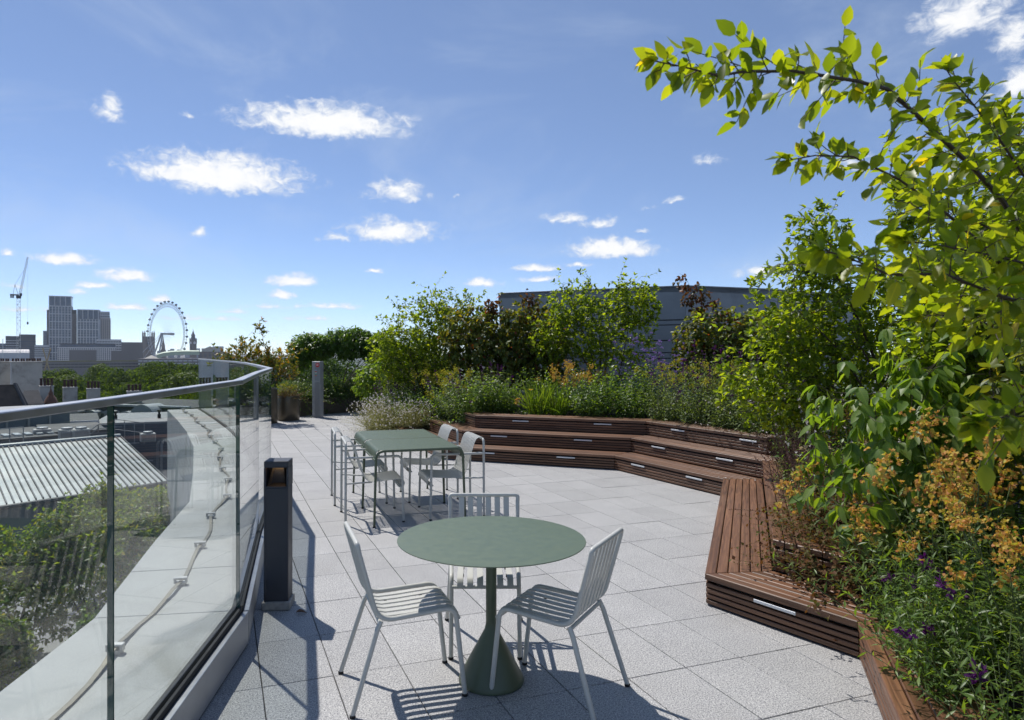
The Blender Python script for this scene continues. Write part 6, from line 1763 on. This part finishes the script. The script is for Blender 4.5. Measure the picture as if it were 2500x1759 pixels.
def square_tower():
    D = 1850; c = px(362.5, 860, D); k = D / 1682; z = lambda y: EYE - (y - 861.7) * k - GZ
    t = thing('gothic_tower', 'square gothic tower with corner turrets behind the wheel rim', 'tower', (c.x, c.y, GZ), face_rz(c.x, D, 12)); w = 23
    m = MB(); m.box((0, 0, z(822) / 2), (w, w, z(822))); m.build('shaft', M['gothic'], t)
    for a in (-1, 1):
        for b in (-1, 1):
            m = MB(); m.lathe([(2.1, z(860) - 20), (2.1, z(816)), (2.5, z(815.5)), (1.6, z(813)), (.15, z(807.5))], 8, (a * w / 2, b * w / 2, 0)); m.build('corner_turret', M['gothic'], t)
    m = MB()
    for i in range(6):
        for j in range(5): m.box((-w / 2 + (i + .5) * w / 6, -w / 2 - .15, z(856) + (j + .5) * 7), (w / 6 * .4, .5, 4.6))
    tag(m.build('tracery_windows', M['gothicroof'], t), kind='stuff')
    m = MB(); m.tube([(0, 0, z(822)), (0, 0, z(801))], .3, 5); m.build('flagpole', M['gothicroof'], t)
square_tower()
c = px(398.5, 860, 1780)
t = thing('central_spire', 'dark gothic spire seen between the legs of the wheel', 'tower', (c.x, c.y, GZ))
m = MB(); m.lathe([(8, 0), (8, 37), (6.2, 44), (4.6, 46), (4.4, 56), (2, 66), (.2, 80)], 8); m.build('spire', M['gothic'], t)
m = MB(); m.lathe([(8.6, 34), (8.6, 36.5), (8, 37.5)], 8); m.lathe([(5, 44.5), (5, 46), (4.6, 47)], 8); m.build('string_course', M['gothic'], t)
a = px(487, 850, 1500); b = px(560, 850, 1500); W = (b - a).length; c = (a + b) / 2
t = thing('ministry_building', 'dark stone ministry building with a small pediment, right of the clock tower', 'building', (c.x, c.y, GZ), face_rz(c.x, 1500)); H = a.z - GZ
m = MB(); m.box((0, 12, H / 2 - 4), (W, 24, H - 8)); m.build('wall', M['gothic'], t)
m = MB(); m.box((-W * .15, 10, H - 5), (W * .5, 18, 8)); m.build('upper_block', M['portland'], t)
m = MB(); m.add([(-W * .3, 0, H - 1), (W * .02, 0, H - 1), (-W * .14, 0, H + 4), (-W * .3, 18, H - 1), (W * .02, 18, H - 1), (-W * .14, 18, H + 4)], [(0, 1, 2), (5, 4, 3), (0, 2, 5, 3), (1, 4, 5, 2)]); m.build('pediment', M['portland'], t)
for k in range(7):
    m = MB(); m.box((-W / 2 + (k + .5) * W / 7, -.1, H - 16), (W / 7 * .5, .4, 9)); m.build('window', M['gothicroof'], t)
rb = random.Random(3)
FARLAB = ['behind the dark office block', 'behind the grey block', 'between the stage tower and the gothic tower', 'left of the central spire', 'inside the wheel, left', 'inside the wheel, right', 'right of the wheel rim', 'left of the clock tower', 'right of the clock tower', 'above the ministry roof']
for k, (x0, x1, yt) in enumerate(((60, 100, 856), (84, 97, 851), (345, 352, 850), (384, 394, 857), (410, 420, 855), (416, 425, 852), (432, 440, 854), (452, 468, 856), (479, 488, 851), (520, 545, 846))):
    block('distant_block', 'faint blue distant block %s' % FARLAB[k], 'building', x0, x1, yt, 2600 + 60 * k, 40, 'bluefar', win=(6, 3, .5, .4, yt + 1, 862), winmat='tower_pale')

# ---- the big wheel --------------------------------------------------------------------------------------
def big_wheel():
    D = 1305; k = D / 1682; c = px(407, 815.6, D)
    t = thing('observation_wheel', 'giant white observation wheel with glass capsules on the skyline', 'ferris wheel', (c.x, c.y, GZ), face_rz(c.x, D, -56))
    hz = c.z - GZ; Rr = 57.5
    pt = lambda a, r, y: (math.cos(a) * r, y, hz + math.sin(a) * r)
    n = 64
    def ring(r, y): return [pt(2 * PI * i / n, r, y) for i in range(n + 1)]
    for nm, r, y, th in (('outer_rim', Rr, -2.2, .38), ('outer_rim', Rr, 2.2, .38), ('inner_rim', Rr - 6.2, 0, .36)):
        m = MB(); m.tube(ring(r, y), th, 5); m.build(nm, M['wheel'], t)
    m = MB()
    for i in range(n):
        a, b = 2 * PI * i / n, 2 * PI * (i + .5) / n; b2 = 2 * PI * (i + 1) / n
        for y in (-2.2, 2.2):
            m.tube([pt(a, Rr, y), pt(b, Rr - 6.2, 0)], .13, 4); m.tube([pt(b, Rr - 6.2, 0), pt(b2, Rr, y)], .13, 4)
        m.tube([pt(a, Rr, -2.2), pt(a, Rr, 2.2)], .13, 4)
    tag(m.build('rim_lattice', M['wheel'], t), kind='stuff')
    m = MB()
    for i in range(64):
        m.tube([pt(2 * PI * i / 64, Rr - 6.2, 0), pt(2 * PI * i / 64, 1.5, 4.5 if i % 2 else -4.5)], .055, 3)
    tag(m.build('spoke_cables', M['wheel'], t), kind='stuff')
    cm = MB(); cm.lathe([(.3, -4), (1.3, -3.2), (2.0, -1.5), (2.15, 0), (2.0, 1.5), (1.3, 3.2), (.3, 4)], 12); me = cm.mesh('capsule', M['capsule'], True)
    for i in range(32):
        a = 2 * PI * (i + .5) / 32; o = obj('capsule', me, t); p = pt(a, Rr + 3.6, 0); o.location = p; o.rotation_euler = (0, R(90), R(90))
        o.rotation_euler = (R(90), 0, R(35))
    m = MB(); m.tube([(0, -12, hz), (0, 14, hz)], 1.9, 12); m.lathe([(2.6, -.8), (2.6, .8)], 12, (0, 0, hz)); m.build('hub_spindle', M['wheel'], t)
    m = MB(); m.tube([(0, 8, hz), (0, 15, hz)], 2.5, 12); m.build('hub_drum', M['wheel'], t)
    for s in (-1, 1):
        m = MB(); m.tube([(s * 2, -10, hz - 1), (s * 12, -30, 2)], [1.5, 1.5], 8); m.build('support_leg', M['wheel'], t)
        m = MB(); m.tube([(s * 1, -11, hz), (s * 16, -75, 3)], .35, 5); m.build('stay_cable', M['wheel'], t)
    m = MB(); m.box((0, 0, 3), (40, 10, 4)); m.build('boarding_platform', M['tower_pale'], t)
big_wheel()

# ---- tower crane -----------------------------------------------------------------------------------------
def crane():
    D = 380; k = D / 1682; c = px(45.5, 880, D)
    t = thing('tower_crane', 'white lattice tower crane with a steep raised jib at the left', 'crane', (c.x, c.y, GZ), face_rz(c.x, D)); z = lambda y: EYE - (y - 861.7) * k - GZ
    w = .85
    def lattice(p0, p1, w0, w1, n, r=.11, ud=Vector((0, 1, 0))):
        m = MB(); p0, p1 = Vector(p0), Vector(p1); d = (p1 - p0).normalized(); s = d.cross(ud).normalized(); u = s.cross(d)
        cr = lambda t_, a, b: p0.lerp(p1, t_) + (s * a + u * b) * (w0 + (w1 - w0) * t_)
        for a, b in ((-1, -1), (1, -1), (1, 1), (-1, 1)): m.tube([cr(0, a, b), cr(1, a, b)], r, 4)
        for i in range(n):
            t0, t1 = i / n, (i + 1) / n; f = 1 if i % 2 else -1
            for q in (-1, 1):
                m.tube([cr(t0, -f, q), cr(t1, f, q)], r * .6, 3); m.tube([cr(t0, q, -f), cr(t1, q, f)], r * .6, 3)
                m.tube([cr(t1, -1, q), cr(t1, 1, q)], r * .5, 3)
        return m
    top = z(729)
    m = lattice((0, 0, 0), (0, 0, top), w, w, 38); tag(m.build('mast', M['crane'], t), kind='stuff')
    m = MB(); m.cbox((0, 0, top + .8), (2.4, 2.4, 1.6), .2); m.build('slewing_ring', M['dark_far'], t)
    m = MB(); m.box((-1.9, 0, top + 1.9), (4.2, 2.0, .7)); m.build('counter_jib', M['galv'], t)
    for q in range(3):
        m = MB(); m.box((-3.6 + q * .62, 0, top + 1.0), (.5, 2.2, 1.7)); m.build('counterweight', M['dark_far'], t)
    m = MB(); m.cbox((1.0, -1.4, top + 2.0), (1.2, 1.2, 1.5), .1); m.build('cab', M['dark_far'], t)
    jb = Vector((.6, 0, top + 2.2)); jt = Vector(((64 - 45.5) * k, 0, z(627)))
    m = lattice(jb, jt, .55, .32, 26, .09); tag(m.build('jib', M['crane'], t), kind='stuff')
    ap = Vector((-1.7, 0, z(696)))
    m = MB(); m.tube([(-.2, -.7, top + 2), ap], .14, 4); m.tube([(-.2, .7, top + 2), ap], .14, 4); m.tube([(-2.6, 0, top + 2), ap], .14, 4); m.build('a_frame', M['crane'], t)
    m = MB(); m.tube([ap, jb.lerp(jt, .72)], .06, 4); m.build('luffing_rope', M['galv'], t)
    hk = Vector((jt.x, 0, z(788)))
    m = MB(); m.tube([jt, hk], .035, 3); m.build('hoist_rope', M['galv'], t)
    m = MB(); m.lathe([(.1, -1.0), (.45, -.6), (.45, .2), (.1, .6)], 8, tuple(hk)); m.build('hook_block', M['dark_far'], t)
crane()
for lab, p0, p1 in (('tan boom leaning left, crossing another in front of the low building', (105, 853, 250), (121, 905, 250)), ('tan boom leaning right, crossing another in front of the low building', (122.6, 854, 252), (109, 905, 252))):
    a, b = px(*p0), px(*p1); t = thing('boom', lab, 'boom', tuple(b)); m = MB(); m.tube([(0, 0, 0), a - b], .22, 6); m.build('mast', M['timber_far'], t); m = MB(); m.lathe([(.1, -.5), (.3, -.3), (.3, .3), (.1, .4)], 6, tuple(a - b)); m.build('head', M['timber_far'], t)
t, W, H = block('sheeted_shed', 'pale translucent sheeted roof at the left edge behind the chimneys', 'building', -20, 64, 862, 520, 18, 'tower_pale')
m = MB()
P = [(u, math.sqrt(max(0, 1 - ((u) * 1.0) ** 2))) for u in np.linspace(-1, 1, 9)]
m.add([(-W / 2, 9 + u * 9, H + v * 2.6) for u, v in P] + [(W / 2, 9 + u * 9, H + v * 2.6) for u, v in P], [(i, i + 1, 10 + i, 9 + i) for i in range(8)] + [tuple(range(9)), tuple(range(9, 18))[::-1]]); m.build('roof', M['white_far'], t)
for k in range(12):
    m = MB(); m.tube([(-W / 2 + (k + .5) * W / 12, 9 + u * 9.1, H + v * 2.7) for u, v in P], .12, 4); m.build('roof_rib', M['galv'], t)
p = px(7, 880, 300); t = thing('flag_pole', 'thin white pole at the left edge of the skyline', 'pole', tuple(p)); m = MB(); m.tube([(0, 0, -8), (0, 0, 9)], .13, 6); m.build('pole', M['crane'], t); m = MB(); m.lathe([(.1, 0), (.25, .1), (.1, .3)], 8, (0, 0, 9)); m.build('finial', M['crane'], t)

# ---- the air over the city ----------------------------------------------------------------------------------
m = MB(); m.box((-600, 1700, 34), (3600, 3600, 142)); o = m.build('haze', None); tag(o, kind='stuff')
hm = bpy.data.materials.new('haze'); hm.use_nodes = True; ht = NT(hm.node_tree); ht.n.clear()
ho = ht.node('ShaderNodeOutputMaterial'); hv = ht.node('ShaderNodeVolumePrincipled')
hv.inputs['Color'].default_value = (.80, .88, 1.0, 1); hv.inputs['Density'].default_value = HAZE; hv.inputs['Anisotropy'].default_value = .3
ht.l.new(hv.outputs[0], ho.inputs['Volume'])
o.data.materials.clear(); o.data.materials.append(hm)
